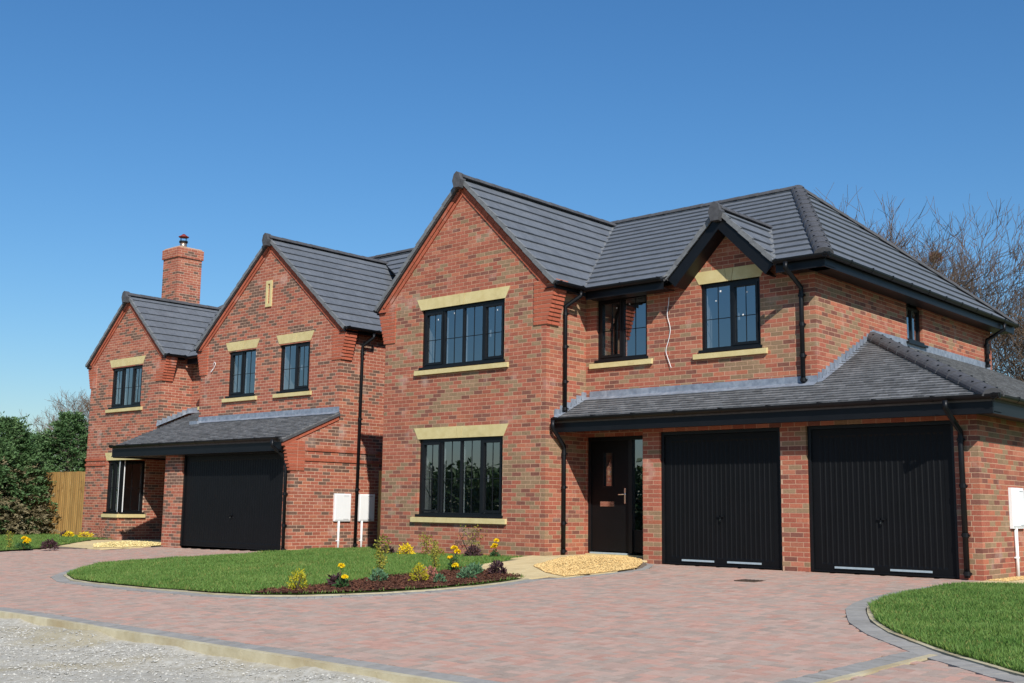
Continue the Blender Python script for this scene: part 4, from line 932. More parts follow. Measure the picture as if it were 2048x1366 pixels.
# roof
T2 = .835; xa = -17.605; ap = 7.62; eh = 3.1; LY = .42; e2 = ap-T2*eh
MY0, MZ0, MT = 1.14, 5.0, .8; MRY, MRZ = 4.9, 5.0+.8*3.76
def zm2(y): return MZ0+MT*(y-MY0)
ya = MY0+(ap-MZ0)/MT
L.slope([[(xa+eh, LY+.03, e2), (xa+eh, 3.4, e2), (xa+eh*.55, ya, ap-T2*eh*.55), (xa, ya, ap), (xa, LY+.03, ap)]], (xa+eh, LY, e2), (0, 1, 0), .335, .33, .032)
L.slope([[(xa-eh, LY+.03, e2), (xa-eh, MY0, e2), (xa, ya, ap), (xa, LY+.03, ap)]], (xa-eh, LY, e2), (0, 1, 0), .335, .33, .032)
T3 = .87; xb = -24.405; ap3 = 6.93; eh3 = 2.2; e3 = ap3-T3*eh3; yb3 = MY0+(ap3-MZ0)/MT
L.slope([[(xb+eh3, LY+.03, e3), (xb+eh3, MY0, e3), (xb, yb3, ap3), (xb, LY+.03, ap3)]], (xb+eh3, LY, e3), (0, 1, 0), .335, .33, .032)
L.slope([[(xb-eh3, LY+.03, e3), (xb-eh3, yb3, e3), (xb, yb3, ap3), (xb, LY+.03, ap3)]], (xb-eh3, LY, e3), (0, 1, 0), .335, .33, .032)
hx = -26.75+3.76
L.slope([[(-22.2, MY0, MZ0), (-20.7, MY0, MZ0), (xa, ya, zm2(ya)), (xa, MRY, MRZ), (hx, MRY, MRZ), (xb+.16, yb3+.16, zm2(yb3+.16)), (xb, yb3, zm2(yb3))], [(xa, ya, zm2(ya)), (-14.5, ya, zm2(ya)), (-14.5, MRY, MRZ), (xa, MRY, MRZ)], [(xa+eh*.55, ya-1, zm2(ya-1)), (-14.5, ya-1, zm2(ya-1)), (-14.5, ya, zm2(ya)), (xa, ya, zm2(ya))]], (-22, MY0, MZ0), (1, 0, 0), .335, .33, .032)
k = MB(); k.poly([(xa, ya+.02, ap-.01), (-14.5, ya+.02, ap-.01), (-14.5, ya+.02, 5.0)]); k.poly([(-26.75, MY0, MZ0), (-26.75, 8.66, MZ0), (hx, MRY, MRZ)]); k.poly([(-26.75, 8.66, MZ0), (-14.5, 8.66, MZ0), (-14.5, MRY, MRZ), (hx, MRY, MRZ)]); k.build('rear_roof', TILE, L.root)
ridge_run(L, (xa, LY-.04, ap-.01), (xa, ya, ap-.01), .125, .45); ridge_run(L, (xb, LY-.04, ap3-.01), (xb, yb3, ap3-.01), .125, .45); ridge_run(L, (hx, MRY, MRZ-.01), (-14.5, MRY, MRZ-.01), .125, .45)
ridge_run(L, (xb, yb3, ap3), (hx, MRY, MRZ), .12, .42, 'hip_tile')
for sd_ in (-1, 1):
    rake(L, xa, ap-.03, 2.98, T2, YF, sd_, KN); verge(L, xa, ap, eh, T2, LY, sd_); kneeler(L, X2 if sd_ > 0 else -20.5, sd_, YF, 4.305, 5.03, KN, out=.2)
    rake(L, xb, ap3-.03, 2.08, T3, YF, sd_, KN); verge(L, xb, ap3, eh3, T3, LY, sd_); kneeler(L, -22.43 if sd_ > 0 else -26.38, sd_, YF, 4.305, 5.0, KN, out=.2)
cap_end(L, xa, ap, LY-.01, .23, .29); cap_end(L, xb, ap3, LY-.01, .25, .3)
# porch and garage lean-to roof
TL_ = .43; LE, LZ = -1.08, 2.36; LX = -21.98
def zl2(y): return LZ+TL_*(y-LE)
L.slope([[(-20.5, LE, LZ), (-14.66, LE, LZ), (-14.66, YF-.005, zl2(YF)), (-20.5, YF-.005, zl2(YF))], [(LX, LE, LZ), (-20.5, LE, LZ), (-20.5, 1.49, zl2(1.49)), (LX, 1.49, zl2(1.49))]], (LX, LE, LZ), (1, 0, 0), .115, .165, .025, 'plain')
lead_apron(L, -20.5, -14.69, YF, zl2(YF), TL_, up=.14); lead_apron(L, -22.42, -20.5, 1.5, zl2(1.5), TL_)
lead_steps(L, -22.43, 1, YF-.1, zl2(YF-.1), 1.5, zl2(1.5)); k = MB(); k.box(-20.62, -20.25, YF-.2, YF-.006, zl2(YF)-.08, zl2(YF)+.02); k.build('lead_flashing', LEAD, L.root)
gutter(L, (LX-.06, LE-.08, 2.40), (-14.74, LE-.08, 2.40), (0, -1, 0), .30, .0)
k = MB(); k.box(LX-.04, -14.75, LE+.0, YG-.003, 2.10, 2.115); k.box(LX-.04, LX+.0, LE+.06, 1.4, 2.08, 2.3); k.box(LX, -19.87, YG-.003, 2.69, 2.12, 2.13); k.build('soffit', BLACK, L.root)
gutter(L, (-14.39, LY+.04, e2+.02), (-14.39, 3.3, e2+.02), (1, 0, 0), .12, .22); gutter(L, (xa-eh-.1, LY+.04, e2+.02), (xa-eh-.1, MY0, e2+.02), (-1, 0, 0), .12, .22)
gutter(L, (-22.2, MY0-.1, 5.0), (-20.75, MY0-.1, 5.0), (0, -1, 0), .2, .36); gutter(L, (xb+eh3+.1, LY+.04, e3+.02), (xb+eh3+.1, MY0-.05, e3+.02), (1, 0, 0), .12, .22); gutter(L, (xb-eh3-.1, LY+.04, e3+.02), (xb-eh3-.1, 6, e3+.02), (-1, 0, 0), .12, .22)
# side verge bricks and kneeler of the lean-to on the right flank
for row, (off, pr) in enumerate(((-.17, .022), (-.09, .04))):
    a = LE+.05
    while a < YF-.04:
        e = min(a+.2, YF-.003); q = [(a, zl2(a)+off), (e, zl2(e)+off), (e, zl2(e)+off+.07), (a, zl2(a)+off+.07)]
        L.raw([(X2+pr, y, z) for y, z in q], [(X2-.04, y, z) for y, z in q], KN); a = e+.01
for i in range(9):
    z = 1.68+i*.075; y0 = YG-.03-.2*(i+1)/9
    L.raw([(X2+.02, y0, z), (X2+.02, -.62, z), (X2+.02, -.62, z+.065), (X2+.02, y0, z+.065)], [(X2-.1, y0, z), (X2-.1, -.62, z), (X2-.1, -.62, z+.065), (X2-.1, y0, z+.065)], KN)
    L.raw([(X2+.02, -.61, z), (X2+.02, -.42, z), (X2+.02, -.42, z+.065), (X2+.02, -.61, z+.065)], [(X2-.1, -.61, z), (X2-.1, -.42, z), (X2-.1, -.42, z+.065), (X2-.1, -.61, z+.065)], KN)
    k = MB(); k.box(X2-.1, X2+.014, y0+.008, -.43, z-.004, z+.07); k.build('kneeler_mortar', MORT2, L.root)
downpipe(L, [(-14.83, LE-.14, 2.34), (-14.83, LE-.14, 2.2), (-14.82, -.83, 1.95), (-14.82, -.83, 1.85), (-14.80, -.83, -.12)])
downpipe(L, [(-14.44, 1.3, 4.97), (-14.44, 1.3, 4.88), (-14.65, 1.14, 4.68), (-14.65, 1.14, 4.58), (-14.65, 1.10, -.12)])
garage_door(L, (-19.858, YG), .767, 4.885, -.10, 2.13, 40, 'wide black ribbed garage door', strips=False, handle_z=.62)
# chimney
L.wall((-25.45, 2.15), (1, 0), [(0, 6.0), (.85, 6.0), (.85, 8.75), (0, 8.75)], (), 'A', 'A'); L.wall((-24.6, 2.15), (0, 1), [(0, 6.0), (.83, 6.0), (.83, 8.75), (0, 8.75)], (), 'B', 'B')
L.wall((-24.6, 2.98), (-1, 0), [(0, 6.0), (.85, 6.0), (.85, 8.75), (0, 8.75)], (), 'A', 'A'); L.wall((-25.45, 2.98), (0, -1), [(0, 6.0), (.83, 6.0), (.83, 8.75), (0, 8.75)], (), 'B', 'B')
T_bak = L.tones; L.tones = [(B_RED, .8), (B_ORA, .2)]
c_ = .035
L.wall((-25.45-c_, 2.15-c_), (1, 0), [(0, 8.43), (.85+2*c_, 8.43), (.85+2*c_, 8.73), (0, 8.73)], (), 'A', 'A'); L.wall((-24.6+c_, 2.15-c_), (0, 1), [(0, 8.43), (.83+2*c_, 8.43), (.83+2*c_, 8.73), (0, 8.73)], (), 'B', 'B')
L.wall((-24.6+c_, 2.98+c_), (-1, 0), [(0, 8.43), (.85+2*c_, 8.43), (.85+2*c_, 8.73), (0, 8.73)], (), 'A', 'A'); L.wall((-25.45-c_, 2.98+c_), (0, -1), [(0, 8.43), (.83+2*c_, 8.43), (.83+2*c_, 8.73), (0, 8.73)], (), 'B', 'B')
L.tones = T_bak
k = MB(); k.box(-25.44, -24.61, 2.16, 2.97, 8.74, 8.775); ch = k.build('chimney_cap', MORT2, L.root)
k = MB(); k.tube([(-25.05, 2.57, 8.76), (-25.05, 2.57, 9.02)], .11, 14); k.build('flue', STEEL, ch, smooth=True)
k = MB(); k.tube([(-25.05, 2.57, 9.0), (-25.05, 2.57, 9.05)], .135, 14); k.build('flue_collar', BLACK, ch)
for i in range(4):
    a = i*math.pi/2+.4; k = MB(); k.tube([(-25.05+.115*math.cos(a), 2.57+.115*math.sin(a), 9.04), (-25.05+.115*math.cos(a), 2.57+.115*math.sin(a), 9.2)], .008, 6); k.build('cowl_post', BLACK, ch)
k = MB(); k.tube([(-25.05, 2.57, 9.17), (-25.05, 2.57, 9.19), (-25.05, 2.57, 9.23), (-25.05, 2.57, 9.28)], [.15, .165, .09, .03], 14); k.build('cowl', COPPER, ch, smooth=True)
L.finish()
# small cable loop on the left house
k = MB(); k.tube(smooth_pts([(-19.95, YF-.005, 4.52), (-19.85, YF-.03, 4.62), (-19.8, YF-.03, 4.55), (-19.9, YF-.03, 4.42), (-20.0, YF-.03, 4.36), (-19.92, YF-.02, 4.44)]), .008, 6); tag(k.build('cable', WHITE, smooth=True), 'short curl of white cable on the left house gable beside its window', 'cable')
# meter boxes
def meter_box(x, y0, y1, z0, z1, label, zground, pipe_y):
    t = thing('meter_box', label, 'meter box', (x, (y0+y1)/2, z0), 'white meter boxes on the house walls')
    k = MB(); k.box(x+.001, x+.045, y0, y1, z0, z1); k.build('casing', WHITE, t)
    k = MB(); k.box(x+.046, x+.058, y0+.025, y1-.025, z0+.03, z1-.03); dr_ = k.build('door', WHITE, t)
    for zz_ in (z0+.045, z1-.055):
        k = MB(); k.box(x+.0585, x+.061, y1-.22, y1-.07, zz_, zz_+.006); k.build('latch', VERGE, dr_)
    k = MB(); k.tube([(x+.03, pipe_y, z0+.01), (x+.03, pipe_y, zground)], .026, 10); p_ = k.build('pipe', WHITE, t, smooth=True)
    k = MB(); zc_ = zground+(z0-zground)*.42; k.tube([(x+.03, pipe_y, zc_+.012), (x+.03, pipe_y, zc_-.012)], .032, 10); k.box(x+.004, x+.03, pipe_y-.05, pipe_y-.02, zc_-.01, zc_+.01); k.build('pipe_clip', WHITE, p_)
meter_box(0, 1.16, 1.70, .71, 1.31, 'white meter box on the right garage side wall', -.02, 1.32)
meter_box(X2, .47, .95, .56, 1.19, 'white meter box in full sun on the left house, nearer its garage', -.2, .62)
meter_box(X2, 1.21, 1.68, .56, 1.19, 'white meter box half in shadow in the gap between the houses', -.2, 1.31)
#SPLIT2

# ------------------------------------------------------------------ fence and gate
def boards(root, p0, p1, z0, z1, wv=.125, tk=.018, jitter=.01):
    p0, p1 = Vector((*p0, 0)), Vector((*p1, 0)); d = (p1-p0); Ln = d.length; d.normalize(); n = Vector((d.y, -d.x, 0)); k = int(Ln/wv)
    for i in range(k):
        a, e = p0+d*(Ln*i/k+.002), p0+d*(Ln*(i+1)/k+.012); h = z1+R.uniform(-jitter, jitter); o_ = (i % 2)*.004; b = MB()
        A = [a+n*(.005+o_), e+n*(.022+o_), e+n*(.008+o_), a-n*(.003-o_)]
        b.prism([v+Vector((0, 0, z0)) for v in A], [v+Vector((0, 0, h)) for v in A]); b.build('board', WOOD, root)
    for z in (z0+.3, (z0+z1)/2, z1-.25):
        b = MB(); A = [p0-n*.005, p1-n*.005, p1-n*.045, p0-n*.045]; b.prism([v+Vector((0, 0, z)) for v in A], [v+Vector((0, 0, z+.08)) for v in A]); b.build('rail', WOOD, root)
    for q in (p0, p1):
        b = MB(); c = q-n*.1; b.box(c.x-.05, c.x+.05, c.y-.05, c.y+.05, z0-.2, z1-.03); b.build('post', WOOD, root)
fe = thing('fence_panel', 'tall close-boarded timber fence between the conifer hedge and the left house', 'fence', (-28, 1.5, gz(-28, 1.5)))
boards(fe, (-30.3, 1.2), (-26.42, 1.2), -.2, 1.86)
ga = thing('timber_gate', 'timber gate standing in the dark gap between the two houses', 'gate', (-13.3, 1.75, -.1))
boards(ga, (-14.62, 1.75), (-11.9, 1.75), -.1, 1.74)

# ------------------------------------------------------------------ foliage helpers
def leaf_mesh(name, P, D, Wd, m, parent=None, fold=.25, mats=None, mi=None):
    """P base points (n,3), D leaf vectors (n,3), Wd widths (n): folded diamond leaves, two triangles each"""
    P = np.asarray(P, dtype=float); D = np.asarray(D, dtype=float); Wd = np.asarray(Wd, dtype=float); n = len(P)
    rv = NR.normal(size=(n, 3)); sd_ = np.cross(D, rv); sd_ /= np.linalg.norm(sd_, axis=1)[:, None]+1e-9
    nn = np.cross(sd_, D); nn /= np.linalg.norm(nn, axis=1)[:, None]+1e-9
    mid = P+D*.5+nn*(Wd*fold)[:, None]
    V = np.stack([P, mid+sd_*Wd[:, None]*.5, P+D, mid-sd_*Wd[:, None]*.5], 1).reshape(-1, 3)
    me = bpy.data.meshes.new(name); me.vertices.add(4*n); me.vertices.foreach_set('co', V.ravel())
    base = np.arange(n)*4; F = np.stack([base, base+1, base+2, base, base+2, base+3], 1).ravel()
    me.loops.add(6*n); me.loops.foreach_set('vertex_index', F.astype(np.int32)); me.polygons.add(2*n); me.polygons.foreach_set('loop_start', np.arange(0, 6*n, 3, dtype=np.int32))
    for x in (mats or [m]): me.materials.append(x)
    if mi is not None: me.polygons.foreach_set('material_index', np.repeat(mi, 2).astype(np.int32))
    me.update(calc_edges=True); me.validate()
    o = bpy.data.objects.new(name, me); COL.objects.link(o)
    if parent: adopt(o, parent)
    return o
def unit(n):
    v = NR.normal(size=(n, 3)); return v/np.linalg.norm(v, axis=1)[:, None]
# grass ---------------------------------------------------------------------
def grass(poly, n, h, zf, label, bare=None, lean=(0, 0)):
    x0, x1 = min(p[0] for p in poly), max(p[0] for p in poly); y0, y1 = min(p[1] for p in poly), max(p[1] for p in poly); P = []
    while len(P) < n:
        xs_ = NR.uniform(x0, x1, 4000); ys_ = NR.uniform(y0, y1, 4000)
        for x, y in zip(xs_, ys_):
            if inside(poly, x, y) and not (bare and inside(bare, x, y)):
                v_ = Vector((x, y, 0))-CAM
                if abs(v_.dot(r_)/max(.1, v_.dot(f_))) < .7: P.append((x, y, zf(x, y)-.004))
        
    P = np.array(P[:n]); hh = h*NR.uniform(.55, 1.25, n)
    for i in range(0, n): hh[i] *= .8+.45*(mathutils.noise.noise(Vector((P[i, 0]*1.6, P[i, 1]*1.6, 4)))+.3)
    D = np.stack([NR.normal(0, .42, n), NR.normal(0, .42, n), np.ones(n)], 1)*hh[:, None]
    pat = np.array([mathutils.noise.noise(Vector((p[0]*.9, p[1]*.9, 40)))*.5+mathutils.noise.noise(Vector((p[0]*3.1, p[1]*3.1, 41)))*.3 for p in P])
    mi_ = (NR.random(n) < .05+np.clip(pat-.12, 0, 1)*.9).astype(np.int32)
    o = leaf_mesh('grass', P, D, NR.uniform(.006, .011, n), GRASS, mats=[GRASS, STRAW], mi=mi_); tag(o, label, 'grass', kind='stuff')
grass(LAWN1, 130000, .055, zl, 'mown green grass of the teardrop lawn between the two drives', bare=BED1)
grass([p for p in LAWN2], 170000, .06, lambda x, y: gz(x, y)+.02, 'mown green grass of the curved lawn at the right')
grass([(-21.7, -4.1), (-21.78, -2.8), (-23.2, -1.3), (-24.4, -.1), (-24.4, .5), (-26.45, .5), (-26.45, 1.2), (-38, 1.2), (-38, -6.5), (-26, -6.0)], 60000, .06, zl, 'green grass in front of the timber fence at far left')
# bark mulch chips
ch_ = fill(BED1, 5200); P = np.array([(x, y, zl(x, y)+.022+.02*R.random()) for x, y in ch_]); D = unit(len(P))*NR.uniform(.03, .07, len(P))[:, None]; D[:, 2] *= .35
tag(leaf_mesh('bark_mulch', P, D, NR.uniform(.014, .03, len(P)), BARK), 'brown bark mulch covering the flower bed beside the drive', 'mulch', kind='stuff')

# plants ---------------------------------------------------------------------
def stems(t, pts, r=.006):
    b = MB()
    for a, e in pts: b.tube([a, (Vector(a)+Vector(e))/2+Vector((R.gauss(0, .01), R.gauss(0, .01), 0)), e], [r, r*.8, r*.5], 5)
    b.build('stem', STEMM, t)
def plant_loc(x, y): return (x, y, zl(x, y)+.02)
def bush(name, label, x, y, rad, h, n, m, leaf=.05, lw=.5, group=None, up=.4):
    rad *= .62; h *= .66; leaf *= .78; n = int(n*.7)
    t = thing(name, label, 'plant', plant_loc(x, y), group); c = Vector(plant_loc(x, y))
    u = unit(n); u[:, 2] = abs(u[:, 2]); rr = NR.uniform(.45, 1., n)**.6
    P = np.array(c)+u*rr[:, None]*np.array([rad, rad, h]); P += NR.normal(0, rad*.08, (n, 3)); P[:, 2] = np.maximum(P[:, 2], c.z+.01)
    D = unit(n)*.7+u*.6+np.array([0, 0, up]); D *= (leaf*NR.uniform(.6, 1.3, n)/np.linalg.norm(D, axis=1))[:, None]
    leaf_mesh('foliage', P, D, NR.uniform(.7, 1.2, n)*leaf*lw, m, t)
    stems(t, [(c, c+Vector((R.gauss(0, rad*.4), R.gauss(0, rad*.4), h*.8))) for _ in range(9)], .005)
    return t, c
def column(name, label, x, y, h, m, n=420, rad=.07, leaf=.05, sway=.06):
    h *= .78; rad *= .75; sway *= .7; leaf *= .8; n = int(n*.7)
    t = thing(name, label, 'plant', plant_loc(x, y)); c = Vector(plant_loc(x, y)); tops = [c+Vector((R.gauss(0, sway), R.gauss(0, sway), h*R.uniform(.8, 1.))) for _ in range(3)]
    P = []
    for i in range(n):
        q = c.lerp(R.choice(tops), R.uniform(.05, 1.)); P.append((q.x+R.gauss(0, rad*.6), q.y+R.gauss(0, rad*.6), q.z))
    D = unit(n)+np.array([0, 0, .5]); D *= (leaf*NR.uniform(.6, 1.2, n)/np.linalg.norm(D, axis=1))[:, None]
    leaf_mesh('foliage', np.array(P), D, NR.uniform(.45, .7, n)*leaf, m, t); stems(t, [(c, q) for q in tops], .006)
def flowers(t, c, spots, rad=.075):
    rad *= .72
    for (ax, ay, az) in spots:
        ax, ay, az = ax*.66, ay*.66, az*.66
        n = 70; u = unit(n); u[:, 2] = abs(u[:, 2])*.8+.1; P = np.array([c.x+ax, c.y+ay, c.z+az])+u*rad*.45; D = u*.6+unit(n)*.5; D *= (rad*.6/np.linalg.norm(D, axis=1))[:, None]
        leaf_mesh('flower', P, D, np.full(n, rad*.55), YELF, t)
bush('yellow_shrub', 'golden yellow dwarf shrub at the left tip of the mulch bed', -6.62, -6.72, .21, .40, 520, YEL, .05, .42)
t, c = bush('flowering_plant', 'two yellow flower heads over dark green leaves, near the golden shrub', -6.27, -6.25, .13, .2, 130, DKG, .08, .5); flowers(t, c, [(-.05, .0, .43), (.14, -.06, .21)]); stems(t, [(c, c+Vector((-0.033, 0.000, 0.284))), (c, c+Vector((0.092, -0.040, 0.139)))])
bush('purple_plant', 'low blackish purple leafy plant left of the two yellow flower heads', -6.57, -6.1, .17, .2, 170, PURP, .09, .6)
column('variegated_shrub', 'tall thin yellow-green shrub column rising above the lawn', -6.85, -5.05, .82, VARI, 700, .065)
bush('sage_plant', 'grey-green leafy clump at the foot of the tall thin shrub column', -6.56, -5.35, .19, .24, 300, SED, .075, .45)
bush('yellow_shrub', 'yellow shrub with pinkish neighbour in the middle of the mulch bed', -6.14, -4.95, .2, .36, 480, YEL, .05, .42)
bush('pink_plant', 'coppery pink leafy plant behind the middle yellow shrub', -6.34, -4.55, .19, .24, 260, PINK, .06, .45)
bush('sage_plant', 'small grey-green plant at the foot of the middle yellow shrub', -5.72, -4.95, .12, .17, 150, SED, .06, .45)
column('variegated_shrub', 'leaning yellow-green shrub left of the tall yellow flower spike', -7.2, -3.6, .66, VARI, 420, .075, sway=.12)
t, c = bush('flowering_plant', 'tall plant with stacked yellow flower heads beside the path', -6.98, -3.4, .14, .34, 150, DKG, .07, .5); flowers(t, c, [(.0, .0, .5), (.05, .05, .42), (-.17, .05, .26), (.15, -.1, .1)], .09); stems(t, [(c, c+Vector((0.000, 0.000, 0.330))), (c, c+Vector((-0.112, 0.033, 0.172)))])
bush('sage_plant', 'grey-green clump in front of the other near the bed end', -5.82, -4.3, .2, .22, 330, SED, .07, .45)
bush('sage_plant', 'grey-green clump against the path, left of the dark purple plant', -6.2, -3.75, .19, .22, 330, SED, .075, .45)
bush('purple_plant', 'dark purple rounded plant at the pointed right end of the mulch bed', -5.95, -3.52, .19, .27, 300, PURP, .085, .6)
bush('purple_plant', 'small dark purple plant against the right house, left of the yellow clump', -11.25, -.95, .2, .2, 190, PURP, .08, .6)
bush('yellow_shrub', 'yellow clump against the right house below its front window', -10.72, -.95, .24, .3, 420, YELF, .055, .45)
column('variegated_shrub', 'leafy yellow-green sprig between the yellow clumps by the house wall', -10.15, -.95, .55, VARI, 330, .12, sway=.12)
bush('pink_plant', 'thin pinkish sprigs against the right house wall below its window', -9.45, -.85, .16, .5, 110, PINK, .045, .4)
bush('yellow_shrub', 'low greenish yellow clump just left of the purple plant by the wall', -9.65, -1.15, .24, .22, 300, VARI, .055, .45)
bush('purple_plant', 'dark purple plant by the house wall under the leafy twigs', -8.95, -.9, .22, .24, 230, PURP, .085, .6)
column('variegated_shrub', 'loose twiggy shrub rising against the wall behind the purple plant', -9.0, -.75, .72, VARI, 260, .16, sway=.2)
t, c = bush('flowering_plant', 'yellow flower heads close to the right corner of the house wall', -8.45, -.85, .11, .16, 110, DKG, .07, .5); flowers(t, c, [(0, 0, .3), (.03, .02, .42), (-.06, 0, .24)], .085); stems(t, [(c, c+Vector((0.000, 0.000, 0.264)))])
# left-hand bed
t, c = bush('flowering_plant', 'yellow flowers and green leaves at the far left edge', -21.55, -3.45, .26, .22, 240, DKG, .09, .5); flowers(t, c, [(.0, 0, .36), (.14, 0, .24), (.1, .1, .3)], .11)
column('variegated_shrub', 'thin yellow-green sprig at the far left edge', -22.0, -3.6, .6, VARI, 260, .07)
bush('purple_plant', 'low dark purple plant where the left path meets the drive', -21.05, -3.05, .28, .26, 320, PURP, .1, .6)
bush('yellow_shrub', 'yellow clump at the foot of the left house corner, by the fence', -26.3, .1, .26, .22, 280, YELF, .06, .45)
bush('yellow_shrub', 'yellow clump under the left house ground-floor window', -25.4, .15, .34, .26, 360, YELF, .06, .45)
column('variegated_shrub', 'reddish brown sprig under the left house window', -24.6, .2, .5, PINK, 200, .13, sway=.15)
bush('purple_plant', 'small dark plant between the fence and the left house', -26.9, .3, .2, .2, 150, PURP, .09, .6)

# conifers --------------------------------------------------------------------
def conifer(x, y, h, rad, n, label, brown, seed):
    t = thing('conifer_tree', label, 'tree', (x, y, gz(x, y)), 'dense conifers at the far left'); b = MB(); z0 = gz(x, y)
    b.tube([(x, y, z0-.1), (x+.05, y, z0+h*.5), (x, y, z0+h*.93)], [.13, .09, .02], 8); b.build('trunk', TRUNK, t)
    P = []; D = []; M = []; rq = random.Random(seed)
    # several leaders of uneven height make the ragged top
    lead = [(x, y, h)]+[(x+rq.uniform(-.75, .75)*rad, y+rq.uniform(-.75, .75)*rad, h*rq.uniform(.72, .97)) for _ in range(5)]
    ns = n//24
    for k in range(ns):
        lx, ly, lh = lead[0] if rq.random() < .3 else rq.choice(lead); zz_ = rq.random()**.8; a = rq.random()*6.283
        lr = rad*(.78 if (lx, ly) == (x, y) else .55)
        prof = lr*(1-zz_**2.6)**.75*(.8+.3*mathutils.noise.noise(Vector((math.cos(a)*1.7+lx, math.sin(a)*1.7+ly, zz_*5))))+.05
        prof *= 1+.28*mathutils.noise.noise(Vector((math.cos(a)*3+lx*2, math.sin(a)*3, zz_*9))); rr = prof*rq.uniform(.35, 1.05)**.6; c = np.array([lx+math.cos(a)*rr, ly+math.sin(a)*rr, z0+.05+zz_*lh*.97])
        out = np.array([math.cos(a), math.sin(a), rq.uniform(-.2, .5)+zz_**3*1.3]); out /= np.linalg.norm(out); sl_ = rq.uniform(.2, .44)
        if rq.random() < .1: sl_ *= 1.7; out[2] += .25; out /= np.linalg.norm(out)
        br = 1 if rq.random() < brown*max(0, 1.15-zz_*lh/h*1.7)*(1.3 if rr < prof*.8 else .75) else 0
        sd0 = np.cross(out, [0, 0, 1.]); sd0 /= np.linalg.norm(sd0)+1e-6
        for q in range(24):
            s_ = rq.random(); side = sd0*rq.choice((-1, 1)); p = c+out*sl_*s_+side*rq.uniform(0, .11)*(1-s_*.6)+np.array([0, 0, -.13*s_*s_])+NR.normal(0, .018, 3)
            d = out*.6+side*rq.uniform(.1, .9)+NR.normal(0, .25, 3)+np.array([0, 0, -.12]); d *= rq.uniform(.07, .15)/np.linalg.norm(d); P.append(p); D.append(d); M.append(br)
    leaf_mesh('crown', np.array(P), np.array(D), NR.uniform(.026, .055, len(P)), CONIF, t, mats=[CONIF, CONIFB], mi=np.array(M))
    b = MB()
    for k in range(40):
        a = R.random()*6.283; z = z0+h*R.uniform(.1, .8); rr = rad*R.uniform(.5, .8); b.tube([(x, y, z), (x+math.cos(a)*rr, y+math.sin(a)*rr, z+R.uniform(0, .3))], [.03, .008], 5)
    b.build('branches', TRUNK, t)
conifer(-29.9, -.3, 3.55, 1.35, 52000, 'bushy conifer next to the fence, its lower half browned', .8, 1)
conifer(-30.1, -1.7, 3.75, 1.35, 52000, 'bushy conifer cut by the left edge of the picture, browned below', .85, 2)
conifer(-30.3, -3.6, 3.6, 1.3, 24000, 'conifer standing just outside the left edge', .7, 3)
conifer(-31.4, 2.5, 4.0, 1.4, 44000, 'dark green conifer rising behind the timber fence', .15, 4)
conifer(-30.0, 3.9, 4.5, 1.4, 40000, 'green conifer behind the fence, touching the left house', .1, 5)

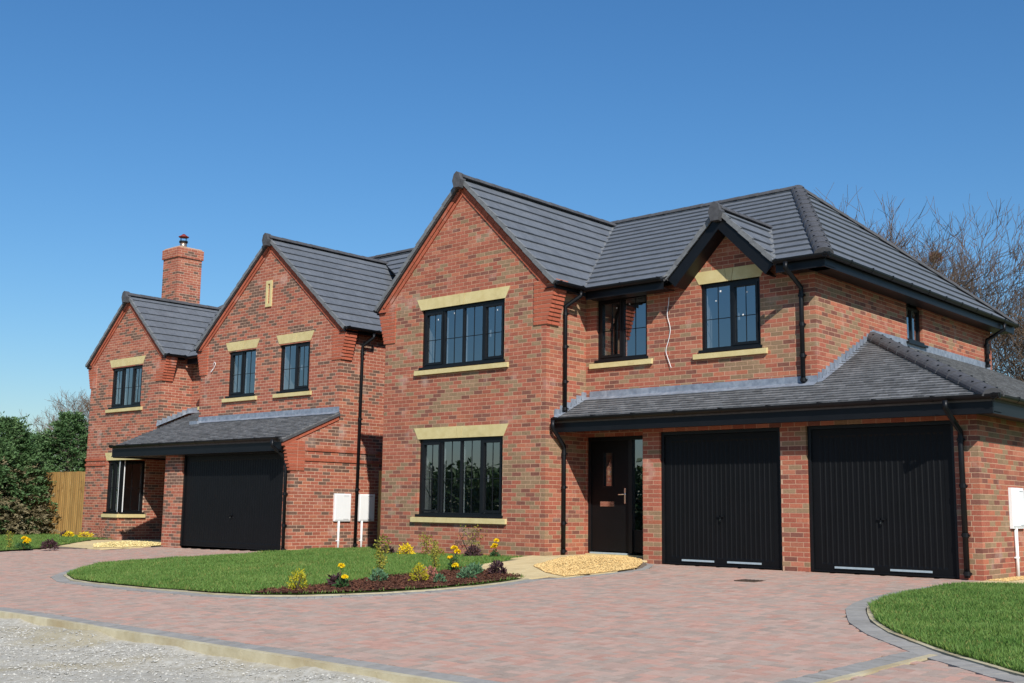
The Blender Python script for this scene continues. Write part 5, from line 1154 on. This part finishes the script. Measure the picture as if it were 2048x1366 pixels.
# bare trees --------------------------------------------------------------------
def bare_tree(x, y, h, spread, label, seed, zb=0., trunk=.2, levels=6, twig_r=.0085, up=.35, start=.3):
    rr = random.Random(seed); t = thing('bare_tree', label, 'tree', (x, y, zb), None); tr = MB(); cr = MB(); base = Vector((x, y, zb))
    def grow(p, d, ln, r, lev):
        mb = tr if lev == 0 else cr; seg = 4 if lev < 3 else 3; pts = [p]; rad = [r]; q = p.copy(); dd = d.copy(); kids = []
        for i in range(seg):
            dd = (dd+Vector((rr.gauss(0, .16), rr.gauss(0, .16), rr.gauss(0, .1)+up*.18))).normalized(); q = q+dd*(ln/seg); pts.append(q.copy()); rad.append(max(twig_r*.55, r*(1-.62*(i+1)/seg)))
            if i >= (1 if lev else 1): kids.append((q.copy(), dd.copy(), rad[-1]))
        mb.tube(pts, rad, 8 if lev == 0 else (5 if lev < 3 else 3), cap=False)
        if lev >= levels: return
        for (kp, kd, kr) in kids:
            for _ in range(2 if lev < 2 else (2 if rr.random() < .62 else 1)):
                ax = kd.orthogonal().normalized(); ax.rotate(Matrix.Rotation(rr.random()*6.283, 3, kd)); nd = (kd+ax*rr.uniform(.45, 1.0)*spread).normalized()
                grow(kp, nd, ln*rr.uniform(.58, .82), max(twig_r, kr*rr.uniform(.5, .72)), lev+1)
    grow(base, Vector((rr.gauss(0, .04), rr.gauss(0, .04), 1)), h*start, trunk, 0)
    tr.build('trunk', TRUNK, t, smooth=True); cr.build('crown', TWIG, t)
    return t
bare_tree(-11.6, 20.3, 12.4, .8, 'leafless tree just showing above the right hip of the roof', 11, 0, .22, 6)
bare_tree(-10.0, 21.0, 13.5, .8, 'leafless tall tree behind the roof, with a nest in its crown', 5, 0, .25, 6)
bare_tree(-8.1, 21.8, 13.3, .8, 'leafless tree rising behind the middle of the right eaves', 31, 0, .24, 6)
bare_tree(-6.6, 22.3, 11.2, .85, 'leafless tree at the right edge behind the far gutter end', 8, 0, .24, 6)
bare_tree(-4.8, 22.6, 7.8, .9, 'leafless tree cut by the right edge of the picture', 21, 0, .2, 6)
bare_tree(-37.6, 6.0, 6.6, .9, 'pale leafless tree behind the conifers beside the left house', 14, -.15, .1, 6, .006)
nest = thing('bird_nest', 'brown twig nest in the bare tree behind the right house', 'nest', (-8.6, 21.2, 9.5)); pts = unit(420); c0 = np.array([-8.6, 21.2, 9.5])
leaf_mesh('twigs', c0+pts*np.array([.17, .17, .11]), np.cross(pts, unit(420))*.26, np.full(420, .014), mat('nest_brown', lin(126, 84, 60), rough=.95), nest)
# hedgerow across the road, seen mirrored in the windows
n = 42000; P = np.stack([NR.uniform(-95, 30, n), -36+NR.normal(0, 1.1, n), np.zeros(n)], 1)
top = np.array([3.6+1.5*mathutils.noise.noise(Vector((x*.12, 3, 0)))+1.0*mathutils.noise.noise(Vector((x*.5, 9, 0))) for x in P[:, 0]])
P[:, 2] = -.6+top*NR.uniform(0, 1, n)**.8; D = unit(n)*NR.uniform(.3, .6, n)[:, None]
tag(leaf_mesh('hedgerow', P, D, NR.uniform(.18, .35, n), HEDGEM), 'dark hedgerow across the road mirrored in the ground-floor windows', 'hedge', kind='stuff')
